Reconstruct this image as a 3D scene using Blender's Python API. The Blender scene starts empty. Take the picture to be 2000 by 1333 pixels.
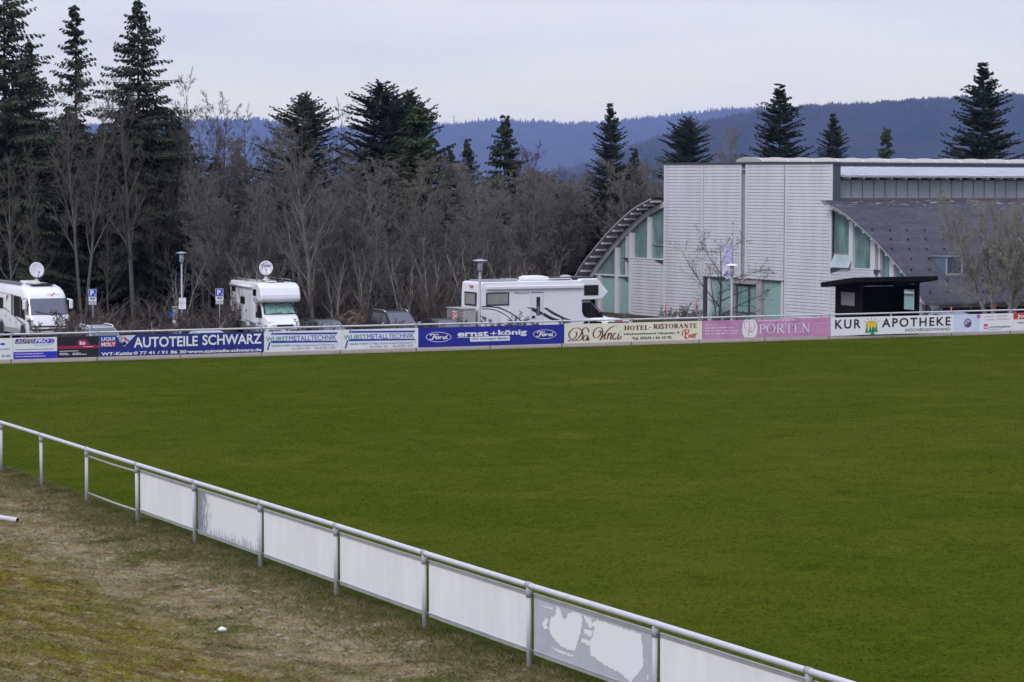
import bpy, math, random
import numpy as np
from mathutils import Vector, Matrix

SC = bpy.context.scene
COL = SC.collection
R = math.radians

# ------------------------------------------------------------------ camera
FPX, PITCH, ROLL, CAMH = 4791.0, 0.06555, 0.0035, 6.124      # focal length in pixels of a 2000 px wide frame
Fw = Vector((0, math.cos(PITCH), -math.sin(PITCH)))
Up = Vector((0, math.sin(PITCH), math.cos(PITCH)))
Rt = Vector((1, 0, 0))
Rr = Rt * math.cos(ROLL) + Up * math.sin(ROLL)
Ur = Up * math.cos(ROLL) - Rt * math.sin(ROLL)
CAM0 = Vector((0, 0, CAMH))
cd = bpy.data.cameras.new('camera')
cd.sensor_width = 36.0
cd.lens = FPX / 2000 * 36.0
cd.clip_start = 0.5
cd.clip_end = 60000
cam = bpy.data.objects.new('camera', cd)
COL.objects.link(cam)
m = Matrix((Rr, Ur, -Fw)).transposed().to_4x4()
m.translation = CAM0
cam.matrix_world = m
SC.camera = cam

# ------------------------------------------------------------------ world, sun, exposure
SUN_EL, SUN_AZ = R(42), R(212)          # the sun stands high behind the camera's left shoulder, veiled by cloud
world = bpy.data.worlds.new('World')
SC.world = world
world.use_nodes = True
wn, wl = world.node_tree.nodes, world.node_tree.links
wn.clear()
w_out = wn.new('ShaderNodeOutputWorld')
w_bg = wn.new('ShaderNodeBackground')
w_bg.inputs['Strength'].default_value = 0.12
sky = wn.new('ShaderNodeTexSky')
sky.sky_type = 'NISHITA'
sky.sun_disc = False
sky.sun_elevation = SUN_EL
sky.sun_rotation = SUN_AZ
sky.altitude = 900
sky.dust_density = 2.0
# a thin overcast over the clear sky: pale cloud in long flat streaks
tc = wn.new('ShaderNodeTexCoord')
mp = wn.new('ShaderNodeMapping')
mp.inputs['Scale'].default_value = (1.0, 1.0, 7.0)
nz = wn.new('ShaderNodeTexNoise')
nz.inputs['Scale'].default_value = 3.2
nz.inputs['Detail'].default_value = 5
nz.inputs['Roughness'].default_value = 0.5
ramp = wn.new('ShaderNodeMapRange')
ramp.inputs['From Min'].default_value = 0.3
ramp.inputs['From Max'].default_value = 0.7
ramp.inputs['To Min'].default_value = 0.86
ramp.inputs['To Max'].default_value = 0.97
mixc = wn.new('ShaderNodeMix')
mixc.data_type = 'RGBA'
mixc.inputs['B'].default_value = (5.9, 6.15, 7.6, 1)
wl.new(tc.outputs['Generated'], mp.inputs['Vector'])
wl.new(mp.outputs['Vector'], nz.inputs['Vector'])
wl.new(nz.outputs['Fac'], ramp.inputs['Value'])
wl.new(ramp.outputs['Result'], mixc.inputs['Factor'])
# the cloud itself: whiter and greyer-blue banks
nz2 = wn.new('ShaderNodeTexNoise'); nz2.inputs['Scale'].default_value = 5.0; nz2.inputs['Detail'].default_value = 6; nz2.inputs['Roughness'].default_value = 0.52
mp2 = wn.new('ShaderNodeMapping'); mp2.inputs['Scale'].default_value = (1.0, 1.0, 6.5); mp2.inputs['Location'].default_value = (3.1, 1.7, .4)
mr2_ = wn.new('ShaderNodeMapRange'); mr2_.inputs['From Min'].default_value = .36; mr2_.inputs['From Max'].default_value = .64
cm = wn.new('ShaderNodeMix'); cm.data_type = 'RGBA'; cm.inputs['A'].default_value = (5.35, 5.7, 7.7, 1); cm.inputs['B'].default_value = (6.3, 6.5, 8.2, 1)
wl.new(tc.outputs['Generated'], mp2.inputs['Vector']); wl.new(mp2.outputs['Vector'], nz2.inputs['Vector']); wl.new(nz2.outputs['Fac'], mr2_.inputs['Value'])
wl.new(mr2_.outputs['Result'], cm.inputs['Factor']); wl.new(cm.outputs['Result'], mixc.inputs['B'])
wl.new(sky.outputs['Color'], mixc.inputs['A'])
# an overcast sky is brighter overhead than at the horizon
sepz = wn.new('ShaderNodeSeparateXYZ'); wl.new(tc.outputs['Generated'], sepz.inputs[0])
zr_ = wn.new('ShaderNodeMapRange'); zr_.inputs['From Min'].default_value = 0.06; zr_.inputs['From Max'].default_value = 0.9
zr_.inputs['To Min'].default_value = 1.0; zr_.inputs['To Max'].default_value = 1.85
wl.new(sepz.outputs['Z'], zr_.inputs['Value'])
vs_ = wn.new('ShaderNodeVectorMath'); vs_.operation = 'SCALE'
wl.new(mixc.outputs['Result'], vs_.inputs[0]); wl.new(zr_.outputs['Result'], vs_.inputs['Scale'])
wl.new(vs_.outputs[0], w_bg.inputs['Color'])
wl.new(w_bg.outputs['Background'], w_out.inputs['Surface'])
sd = bpy.data.lights.new('sun', 'SUN')
sd.energy = 1.4
sd.angle = R(20)
sd.color = (1.0, 0.99, 1.0)
sun = bpy.data.objects.new('sun', sd)
COL.objects.link(sun)
sv = Vector((math.sin(SUN_AZ) * math.cos(SUN_EL), math.cos(SUN_AZ) * math.cos(SUN_EL), math.sin(SUN_EL)))
sun.rotation_euler = sv.to_track_quat('Z', 'Y').to_euler()
SC.view_settings.view_transform = 'Standard'
SC.view_settings.look = 'None'
SC.view_settings.exposure = 0.0
SC.view_settings.gamma = 1.0
SC.cycles.max_bounces = 6
SC.cycles.diffuse_bounces = 3
SC.cycles.volume_bounces = 0
SC.cycles.transparent_max_bounces = 8

# ------------------------------------------------------------------ ground frame
# the pitch is a rectangle: E runs outward from the near fence (to the left), Q beyond the far fence
N0 = np.array([-11.5608, 55.2592]); NA = -1.1045
ND = np.array([math.cos(NA), math.sin(NA)])            # along the near fence, towards the camera
FD = np.array([-ND[1], ND[0]])                          # along the far fence, to the right
F0 = np.array([-18.779, 91.704])
SN, SF = 3.2797, 3.335                                  # post spacing
LOW = -2.4                                              # car park level
HEAD = math.atan2(ND[1], ND[0])                         # heading of vehicles parked nose towards the pitch

def eq_to_xy(e, q):
    # e=0 on the near fence line, q=0 on the far fence line
    base = N0 + (-ND) * (q + (F0 - N0) @ (-ND)) * 1.0
    return base + (-FD) * e
def xy_to_eq(x, y):
    p = np.array([x, y])
    return -((p - N0) @ FD), (p - F0) @ (-ND)
def plane(x, y):
    return 0.0027 * x - 0.0083 * y
def smooth(t):
    t = min(1.0, max(0.0, t)); return t * t * (3 - 2 * t)
def ground_z(x, y):
    e, q = xy_to_eq(x, y)
    ee = min(40, max(-150, e)); qq = min(20, max(-130, q))
    px, py = eq_to_xy(ee, qq)
    z = plane(px, py)
    if q > 3.4:
        t = smooth((q - 3.4) / 5.0)
        z = z * (1 - t) + LOW * t
    if e > 0 and q < 3.4:
        z += bank(e, q)
    return z
def bank(e, q):
    # the verge is level beside the fence, then climbs towards the spectators' bank
    t0 = 2.3 + 0.25 * math.sin(q * 0.31) + 0.2 * math.sin(q * 0.13 + 1)
    d = max(0.0, e - t0)
    r = 0.22 * (d * d / (d + 1.2)) if d > 0 else 0
    return min(r, 2.6) + 0.03 * math.sin(e * 2.1 + q * 0.7) * smooth(e / 1.5) + 0.02 * math.sin(e * 4.7 - q * 1.9) * smooth(e / 1.5)

def ray(px, py):
    u, v = (px - 1000), (py - 666.5)
    return (Rr * u - Ur * v + Fw * FPX)
def at_depth(px, py, d):
    r = ray(px, py)
    return CAM0 + r * (d / r.y)
def on_z(px, py, z):
    r = ray(px, py)
    return CAM0 + r * ((z - CAMH) / r.z)
def col_at(px, d, z=LOW):
    # the point of height z, depth d, seen in picture column px
    y = 500.0
    for _ in range(4):
        p = at_depth(px, y, d)
        k = FPX / d
        y -= (z - p.z) * k
    return at_depth(px, y, d)
def project(p):
    q = Vector(p) - CAM0
    d = q.dot(Fw)
    return 1000 + FPX * q.dot(Rr) / d, 666.5 - FPX * q.dot(Ur) / d

# ------------------------------------------------------------------ mesh helpers
class MB:
    def __init__(self):
        self.v = []; self.f = []; self.m = []
    def add(self, verts, faces, mi=0):
        o = len(self.v)
        self.v.extend([tuple(p) for p in verts])
        for f in faces:
            self.f.append(tuple(i + o for i in f)); self.m.append(mi)
        return self
    def hexa(self, p, mi=0):
        return self.add(p, [(0, 3, 2, 1), (4, 5, 6, 7), (0, 1, 5, 4), (1, 2, 6, 5), (2, 3, 7, 6), (3, 0, 4, 7)], mi)
    def box(self, c, s, mi=0):
        x, y, z = c; a, b, d = s[0] / 2, s[1] / 2, s[2] / 2
        return self.hexa([(x - a, y - b, z - d), (x + a, y - b, z - d), (x + a, y + b, z - d), (x - a, y + b, z - d),
                          (x - a, y - b, z + d), (x + a, y - b, z + d), (x + a, y + b, z + d), (x - a, y + b, z + d)], mi)
    def box2(self, lo, hi, mi=0):
        return self.box([(a + b) / 2 for a, b in zip(lo, hi)], [abs(b - a) for a, b in zip(lo, hi)], mi)
    def tube(self, pts, rad, n=6, mi=0, cap=True):
        pts = [Vector(p) for p in pts]
        if not isinstance(rad, (list, tuple)): rad = [rad] * len(pts)
        rings = []
        t0 = (pts[1] - pts[0]).normalized()
        a = Vector((0, 0, 1)) if abs(t0.z) < 0.9 else Vector((1, 0, 0))
        side = t0.cross(a).normalized()
        vs = []
        for i, p in enumerate(pts):
            if i == 0: t = t0
            elif i == len(pts) - 1: t = (pts[i] - pts[i - 1]).normalized()
            else: t = (pts[i + 1] - pts[i - 1]).normalized()
            side = (side - t * side.dot(t))
            side = side.normalized() if side.length > 1e-6 else t.orthogonal().normalized()
            up = t.cross(side)
            for k in range(n):
                an = 2 * math.pi * k / n
                vs.append(p + (side * math.cos(an) + up * math.sin(an)) * rad[i])
        fs = []
        for i in range(len(pts) - 1):
            for k in range(n):
                k2 = (k + 1) % n
                fs.append((i * n + k, i * n + k2, (i + 1) * n + k2, (i + 1) * n + k))
        if cap:
            fs.append(tuple(range(n))[::-1]); fs.append(tuple((len(pts) - 1) * n + k for k in range(n)))
        return self.add(vs, fs, mi)
    def prism(self, poly, y0, y1, mi=0, axis='y'):
        # poly in (x, z), extruded along y (or (x,y) along z)
        n = len(poly)
        if axis == 'y': mk = lambda a, b, d: (a, d, b)
        elif axis == 'z': mk = lambda a, b, d: (a, b, d)
        else: mk = lambda a, b, d: (d, a, b)
        vs = [mk(a, b, y0) for a, b in poly] + [mk(a, b, y1) for a, b in poly]
        fs = [tuple(range(n)), tuple(range(2 * n - 1, n - 1, -1))]
        for i in range(n):
            j = (i + 1) % n
            fs.append((i, i + n, j + n, j))
        return self.add(vs, fs, mi)
    def lathe(self, prof, c=(0, 0, 0), n=16, mi=0, axis='z'):
        vs = []; fs = []
        for r, h in prof:
            for k in range(n):
                a = 2 * math.pi * k / n
                x, y = r * math.cos(a), r * math.sin(a)
                p = (x, y, h) if axis == 'z' else ((h, x, y) if axis == 'x' else (x, h, y))
                vs.append((p[0] + c[0], p[1] + c[1], p[2] + c[2]))
        for i in range(len(prof) - 1):
            for k in range(n):
                k2 = (k + 1) % n
                fs.append((i * n + k, i * n + k2, (i + 1) * n + k2, (i + 1) * n + k))
        fs.append(tuple(range(n))[::-1]); fs.append(tuple((len(prof) - 1) * n + k for k in range(n)))
        return self.add(vs, fs, mi)
    def mesh(self, name, mats, smooth_=False):
        me = bpy.data.meshes.new(name)
        me.from_pydata(self.v, [], self.f)
        for mm in (mats if isinstance(mats, (list, tuple)) else [mats]): me.materials.append(mm)
        if any(self.m): me.polygons.foreach_set('material_index', self.m)
        if smooth_: me.polygons.foreach_set('use_smooth', [True] * len(self.f))
        me.update()
        return me
    def build(self, name, mats, parent=None, smooth_=False, fix=True, bevel=0, seg=2, loc=(0, 0, 0)):
        me = self.mesh(name, mats, smooth_)
        if fix:
            import bmesh
            bm = bmesh.new(); bm.from_mesh(me)
            bmesh.ops.recalc_face_normals(bm, faces=bm.faces)
            bm.to_mesh(me); bm.free()
        o = bpy.data.objects.new(name, me)
        o.location = loc
        COL.objects.link(o)
        if parent is not None: o.parent = parent
        if bevel:
            b = o.modifiers.new('bevel', 'BEVEL'); b.width = bevel; b.segments = seg; b.limit_method = 'ANGLE'; b.angle_limit = R(35)
            b.harden_normals = False
        return o

def mk_obj(name, me, parent=None, loc=(0, 0, 0), rz=0, scale=None):
    o = bpy.data.objects.new(name, me)
    COL.objects.link(o)
    o.location = loc; o.rotation_euler = (0, 0, rz)
    if scale: o.scale = scale
    if parent is not None: o.parent = parent
    return o
def tag(o, label=None, cat=None, group=None, kind=None):
    if label: o['label'] = label
    if cat: o['category'] = cat
    if group: o['group'] = group
    if kind: o['kind'] = kind
    return o
def thing(name, label, cat, loc=(0, 0, 0), rz=0, group=None):
    o = bpy.data.objects.new(name, None)
    COL.objects.link(o)
    o.empty_display_size = 0.2
    o.location = loc; o.rotation_euler = (0, 0, rz)
    return tag(o, label, cat, group)
def kids(o): return [c for c in COL.objects if c.parent == o]
CH = {}
def copy_tree(o, parent=None):
    c = o.copy(); COL.objects.link(c)
    if parent is not None: c.parent = parent
    for ch in list(o.children): copy_tree(ch, c)
    return c

# ------------------------------------------------------------------ materials
MATS = {}
def M(name, col, rough=0.6, metal=0.0, var=0.0, vscale=3.0, bump=0.0, bscale=40.0, col2=None, detail=4, spec=None, coords='Object', stretch=None, rand=0.0):
    if name in MATS: return MATS[name]
    mt = bpy.data.materials.new(name); mt.use_nodes = True
    nt = mt.node_tree; n = nt.nodes; l = nt.links
    b = n['Principled BSDF']
    b.inputs['Roughness'].default_value = rough
    b.inputs['Metallic'].default_value = metal
    if spec is not None: b.inputs['Specular IOR Level'].default_value = spec
    c1 = (col[0], col[1], col[2], 1)
    b.inputs['Base Color'].default_value = c1
    tcn = n.new('ShaderNodeTexCoord')
    src = tcn.outputs[coords]
    if stretch:
        mpn = n.new('ShaderNodeMapping'); mpn.inputs['Scale'].default_value = stretch
        l.new(src, mpn.inputs['Vector']); src = mpn.outputs['Vector']
    last = None
    if var or col2:
        nn = n.new('ShaderNodeTexNoise'); nn.inputs['Scale'].default_value = vscale; nn.inputs['Detail'].default_value = detail
        nn.inputs['Roughness'].default_value = 0.6
        l.new(src, nn.inputs['Vector'])
        mr = n.new('ShaderNodeMapRange'); mr.inputs['From Min'].default_value = 0.32; mr.inputs['From Max'].default_value = 0.68
        l.new(nn.outputs['Fac'], mr.inputs['Value'])
        mx = n.new('ShaderNodeMix'); mx.data_type = 'RGBA'
        mx.inputs['A'].default_value = tuple(x * (1 - var) for x in c1[:3]) + (1,)
        mx.inputs['B'].default_value = (tuple(col2) + (1,)) if col2 else tuple(min(1, x * (1 + var)) for x in c1[:3]) + (1,)
        l.new(mr.outputs['Result'], mx.inputs['Factor'])
        last = mx.outputs['Result']
    if rand:
        oi = n.new('ShaderNodeObjectInfo')
        hs = n.new('ShaderNodeHueSaturation')
        mr2 = n.new('ShaderNodeMapRange'); mr2.inputs['To Min'].default_value = 1 - rand; mr2.inputs['To Max'].default_value = 1 + rand
        l.new(oi.outputs['Random'], mr2.inputs['Value']); l.new(mr2.outputs['Result'], hs.inputs['Value'])
        if last: l.new(last, hs.inputs['Color'])
        else: hs.inputs['Color'].default_value = c1
        last = hs.outputs['Color']
    if last: l.new(last, b.inputs['Base Color'])
    if bump:
        nb = n.new('ShaderNodeTexNoise'); nb.inputs['Scale'].default_value = bscale; nb.inputs['Detail'].default_value = 5
        l.new(src, nb.inputs['Vector'])
        bp = n.new('ShaderNodeBump'); bp.inputs['Strength'].default_value = bump; bp.inputs['Distance'].default_value = 0.05
        l.new(nb.outputs['Fac'], bp.inputs['Height']); l.new(bp.outputs['Normal'], b.inputs['Normal'])
    MATS[name] = mt
    return mt

def ground_mat(name, layers, rough=1.0, bump=0.6, bscale=14, spec=0.0, thin=0.0):
    """layers: first (colour,), then (colour, noise scale, from, to[, mask vector xyz, offset, width]) mixed on top; world position coordinates"""
    mt = bpy.data.materials.new(name); mt.use_nodes = True
    nt = mt.node_tree; n = nt.nodes; l = nt.links
    b = n['Principled BSDF']; b.inputs['Roughness'].default_value = rough; b.inputs['Specular IOR Level'].default_value = spec
    geo = n.new('ShaderNodeNewGeometry')
    rgb = n.new('ShaderNodeRGB'); rgb.outputs[0].default_value = tuple(layers[0]) + (1,)
    last = rgb.outputs[0]
    for i, ly in enumerate(layers[1:]):
        col, sc, f0, f1 = ly[:4]
        nn = n.new('ShaderNodeTexNoise'); nn.inputs['Scale'].default_value = sc; nn.inputs['Detail'].default_value = 6; nn.inputs['Roughness'].default_value = 0.62
        off = n.new('ShaderNodeVectorMath'); off.operation = 'ADD'; off.inputs[1].default_value = (i * 17.3, i * 7.1, i * 3.3)
        l.new(geo.outputs['Position'], off.inputs[0]); l.new(off.outputs[0], nn.inputs['Vector'])
        mr = n.new('ShaderNodeMapRange'); mr.inputs['From Min'].default_value = f0; mr.inputs['From Max'].default_value = f1
        l.new(nn.outputs['Fac'], mr.inputs['Value'])
        fac = mr.outputs['Result']
        if len(ly) > 4:
            vec, o0, o1 = ly[4:7]
            dp = n.new('ShaderNodeVectorMath'); dp.operation = 'DOT_PRODUCT'; dp.inputs[1].default_value = vec
            l.new(geo.outputs['Position'], dp.inputs[0])
            m2 = n.new('ShaderNodeMapRange'); m2.inputs['From Min'].default_value = o0; m2.inputs['From Max'].default_value = o1
            l.new(dp.outputs['Value'], m2.inputs['Value'])
            mu = n.new('ShaderNodeMath'); mu.operation = 'MULTIPLY'
            l.new(fac, mu.inputs[0]); l.new(m2.outputs['Result'], mu.inputs[1]); fac = mu.outputs[0]
        mx = n.new('ShaderNodeMix'); mx.data_type = 'RGBA'; mx.inputs['B'].default_value = tuple(col) + (1,)
        l.new(fac, mx.inputs['Factor']); l.new(last, mx.inputs['A']); last = mx.outputs['Result']
    l.new(last, b.inputs['Base Color'])
    if thin:            # thin blades let light through from behind
        tr = n.new('ShaderNodeBsdfTranslucent'); ms = n.new('ShaderNodeMixShader'); ms.inputs[0].default_value = thin
        l.new(last, tr.inputs['Color']); l.new(b.outputs[0], ms.inputs[1]); l.new(tr.outputs[0], ms.inputs[2]); l.new(ms.outputs[0], n['Material Output'].inputs['Surface'])
    if bump:
        nb = n.new('ShaderNodeTexNoise'); nb.inputs['Scale'].default_value = bscale; nb.inputs['Detail'].default_value = 6
        l.new(geo.outputs['Position'], nb.inputs['Vector'])
        bp = n.new('ShaderNodeBump'); bp.inputs['Strength'].default_value = bump; bp.inputs['Distance'].default_value = 0.06
        l.new(nb.outputs['Fac'], bp.inputs['Height']); l.new(bp.outputs['Normal'], b.inputs['Normal'])
    MATS[name] = mt
    return mt

RAIL = M('galvanised', (0.50, 0.51, 0.54), 0.5, 0.0, var=0.08, vscale=6)
ALU = M('aluminium', (0.33, 0.33, 0.335), 0.55, 0.0, var=0.15, vscale=4)
WHITE = M('white_board', (0.79, 0.79, 0.80), 0.45, var=0.055, vscale=1.1, stretch=(3.0, 1.0, .6), detail=6)
BLACK = M('black_plastic', (0.012, 0.012, 0.014), 0.5)
RUBBER = M('rubber', (0.02, 0.02, 0.02), 0.85)
GLASSD = M('dark_glass', (0.012, 0.014, 0.018), 0.06, spec=0.8)
CHROME = M('chrome', (0.6, 0.6, 0.62), 0.2, 0.9)

# ------------------------------------------------------------------ ground sheets
def sheet(name, es, qs, zfun, mat, kind='structure', smooth_=True):
    vs = []; fs = []
    for q in qs:
        for e in es:
            x, y = eq_to_xy(e, q)
            vs.append((x, y, zfun(x, y, e, q)))
    ne = len(es)
    for j in range(len(qs) - 1):
        for i in range(ne - 1):
            fs.append((j * ne + i, j * ne + i + 1, (j + 1) * ne + i + 1, (j + 1) * ne + i))
    b = MB(); b.add(vs, fs)
    o = b.build(name, mat, None, smooth_)
    # make sure it faces up
    me = o.data
    if me.polygons[0].normal.z < 0: me.flip_normals()
    return tag(o, kind=kind)
def lin(a, b, s):
    n = max(1, int(round((b - a) / s))); return [a + (b - a) * i / n for i in range(n + 1)]
EDIR = (-FD[0], -FD[1], 0.0)                            # dot(position, EDIR) - E0 = distance e from the near fence
E0 = -(N0 @ FD)

TURF = [(0.048, 0.067, 0.0060),
    ((0.040, 0.062, 0.0035), 0.05, 0.40, 0.62),
    ((0.062, 0.072, 0.0080), 0.11, 0.46, 0.64),
    ((0.084, 0.084, 0.0120), 0.42, 0.50, 0.72),
    ((0.034, 0.050, 0.0035), 0.75, 0.52, 0.74),
    ((0.070, 0.086, 0.0070), 1.7, 0.52, 0.74),
    ((0.090, 0.080, 0.028), 3.4, 0.62, 0.80),
    ((0.030, 0.044, 0.005), 4.5, 0.54, 0.80),
    ((0.082, 0.098, 0.014), 11.0, 0.54, 0.72),
    ((0.026, 0.040, 0.004), 13.0, 0.52, 0.70)]
turf = ground_mat('turf', TURF, bump=0)
turf_blade = ground_mat('turf_blade', TURF, bump=0, thin=.42)
sheet('football_pitch', lin(-140, 0, 4), lin(-110, 0, 4), lambda x, y, e, q: plane(x, y), turf)

VERGE = [(0.172, 0.134, 0.062),
    ((0.262, 0.212, 0.128), 1.3, 0.36, 0.62),
    ((0.085, 0.090, 0.024), 0.9, 0.48, 0.64),
    ((0.070, 0.044, 0.025), 2.6, 0.54, 0.72),
    ((0.165, 0.138, 0.024), 0.8, 0.36, 0.58, EDIR, E0 + 2.6, E0 + 4.0),
    ((0.105, 0.056, 0.020), 2.7, 0.50, 0.64, EDIR, E0 + 2.6, E0 + 4.2),
    ((0.085, 0.100, 0.010), 2.0, 0.56, 0.74, EDIR, E0 + 2.6, E0 + 4.2),
    ((0.078, 0.084, 0.024), 1.4, 0.36, 0.58, EDIR, E0 + 1.2, E0 + 0.1),
    ((0.170, 0.150, 0.012), 1.7, 0.66, 0.72),
    ((0.32, 0.275, 0.195), 5.0, 0.55, 0.70),
    ((0.060, 0.046, 0.027), 7.0, 0.56, 0.76)]
vmat = ground_mat('dry_verge', VERGE, bump=.12, bscale=7)
vblade = ground_mat('dry_blade', VERGE, bump=0, thin=.25)
sheet('verge', lin(0, 12, 0.25) + lin(12.5, 30, 1.0), lin(-104, -20, 0.5) + lin(-18, 0, 2), lambda x, y, e, q: ground_z(x, y), vmat)

grav = ground_mat('gravel', [(0.27, 0.235, 0.20), ((0.20, 0.17, 0.14), 1.2, 0.45, 0.7), ((0.36, 0.32, 0.29), 8, 0.5, 0.7), ((0.09, 0.085, 0.06), 3.0, 0.58, 0.75)], bump=0.7, bscale=25)
sheet('gravel_path', lin(-140, 30, 4), [0, 1.2, 2.4, 3.4], lambda x, y, e, q: plane(x, y), grav)
soil = ground_mat('forest_floor', [(0.060, 0.048, 0.034), ((0.035, 0.042, 0.014), 0.3, 0.45, 0.65), ((0.11, 0.08, 0.055), 1.1, 0.5, 0.7)], bump=0.7, bscale=4)
eg = [-11000, -4000, -1500, -500, -200] + lin(-152, 40, 4) + [120, 400, 1500, 4000, 11000]
qg = [-2500, -1000, -400, -200, -131] + lin(-130, -5, 12.5) + [0, 3.39, 3.41] + lin(4, 10, 0.6) + lin(14, 60, 4) + [100, 200, 500, 1500, 4000, 8000, 14000]
def gz(x, y, e, q):
    z = ground_z(x, y)
    if q < 3.4:
        ee = min(40, max(-150, e)); qq = min(20, max(-130, q))
        a, b_ = eq_to_xy(ee, qq)
        z = plane(a, b_) - 0.25
    return z
sheet('ground', eg, qg, gz, soil)
asph = ground_mat('asphalt', [(0.055, 0.055, 0.057), ((0.075, 0.073, 0.07), 0.5, 0.45, 0.7), ((0.035, 0.035, 0.036), 2.0, 0.5, 0.7)], bump=0.3, bscale=30)
sheet('car_park', lin(-90, 30, 6), lin(9.4, 30, 4), lambda x, y, e, q: LOW + 0.006, asph)
# ------------------------------------------------------------------ lettering helpers
_TX = {}
def text_geo(s, bold=0.0, shear=0.0, space=1.0):
    key = (s, bold, shear, space)
    if key in _TX: return _TX[key]
    cu = bpy.data.curves.new('txt', 'FONT'); cu.body = s; cu.size = 1.0; cu.offset = bold; cu.shear = shear; cu.space_character = space
    cu.resolution_u = 4
    o = bpy.data.objects.new('txt', cu)
    COL.objects.link(o)
    dg = bpy.context.evaluated_depsgraph_get(); dg.update()
    me = bpy.data.meshes.new_from_object(o.evaluated_get(dg))
    v = np.array([p.co[:] for p in me.vertices])[:, :2]; f = [tuple(p.vertices) for p in me.polygons]
    bpy.data.objects.remove(o); bpy.data.curves.remove(cu); bpy.data.meshes.remove(me)
    lo, hi = v.min(0), v.max(0)
    v = (v - lo) / (hi - lo)
    _TX[key] = (v, f)
    return _TX[key]

def catmull(pts, k=6):
    P = [np.array(p, float) for p in pts]
    if len(P) < 3: return P
    P = [2 * P[0] - P[1]] + P + [2 * P[-1] - P[-2]]
    out = []
    for i in range(1, len(P) - 2):
        for t in np.linspace(0, 1, k, endpoint=False):
            a, b, c, d = P[i - 1:i + 3]
            out.append(0.5 * (2 * b + (c - a) * t + (2 * a - 5 * b + 4 * c - d) * t * t + (3 * b - a - 3 * c + d) * t ** 3))
    out.append(P[-2])
    return out
def ribbon(pts, w, vary=0.0, sm=True):
    """flat ribbon of width w along a 2-D path; with vary the strokes swell where they run downwards"""
    P = catmull(pts) if sm else [np.array(p, float) for p in pts]
    n = len(P); vs = []; fs = []
    for i in range(n):
        t = P[min(n - 1, i + 1)] - P[max(0, i - 1)]
        L = np.linalg.norm(t); t = t / L if L > 0 else np.array([1, 0])
        ww = w * (1 + vary * (abs(t[1]) - 0.5) * 1.6)
        nn = np.array([-t[1], t[0]]) * ww / 2
        vs += [P[i] + nn, P[i] - nn]
    for i in range(n - 1): fs.append((2 * i, 2 * i + 1, 2 * i + 3, 2 * i + 2))
    return vs, fs
def merge(parts):
    V = []; F = []
    for v, f in parts:
        o = len(V); V += [tuple(p) for p in v]; F += [tuple(i + o for i in g) for g in f]
    return V, F
def bar(x0, y0, x1, y1): return [(x0, y0), (x1, y0), (x1, y1), (x0, y1)], [(0, 1, 2, 3)]
def ring(cx, cy, rx, ry, ix, iy, n=28):
    v = []; f = []
    for k in range(n):
        a = 2 * math.pi * k / n
        v += [(cx + rx * math.cos(a), cy + ry * math.sin(a)), (cx + ix * math.cos(a), cy + iy * math.sin(a))]
    for k in range(n):
        j = (k + 1) % n; f.append((2 * k, 2 * j, 2 * j + 1, 2 * k + 1))
    return v, f
def disc(cx, cy, rx, ry, n=28):
    return [(cx + rx * math.cos(2 * math.pi * k / n), cy + ry * math.sin(2 * math.pi * k / n)) for k in range(n)], [tuple(range(n))]
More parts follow.
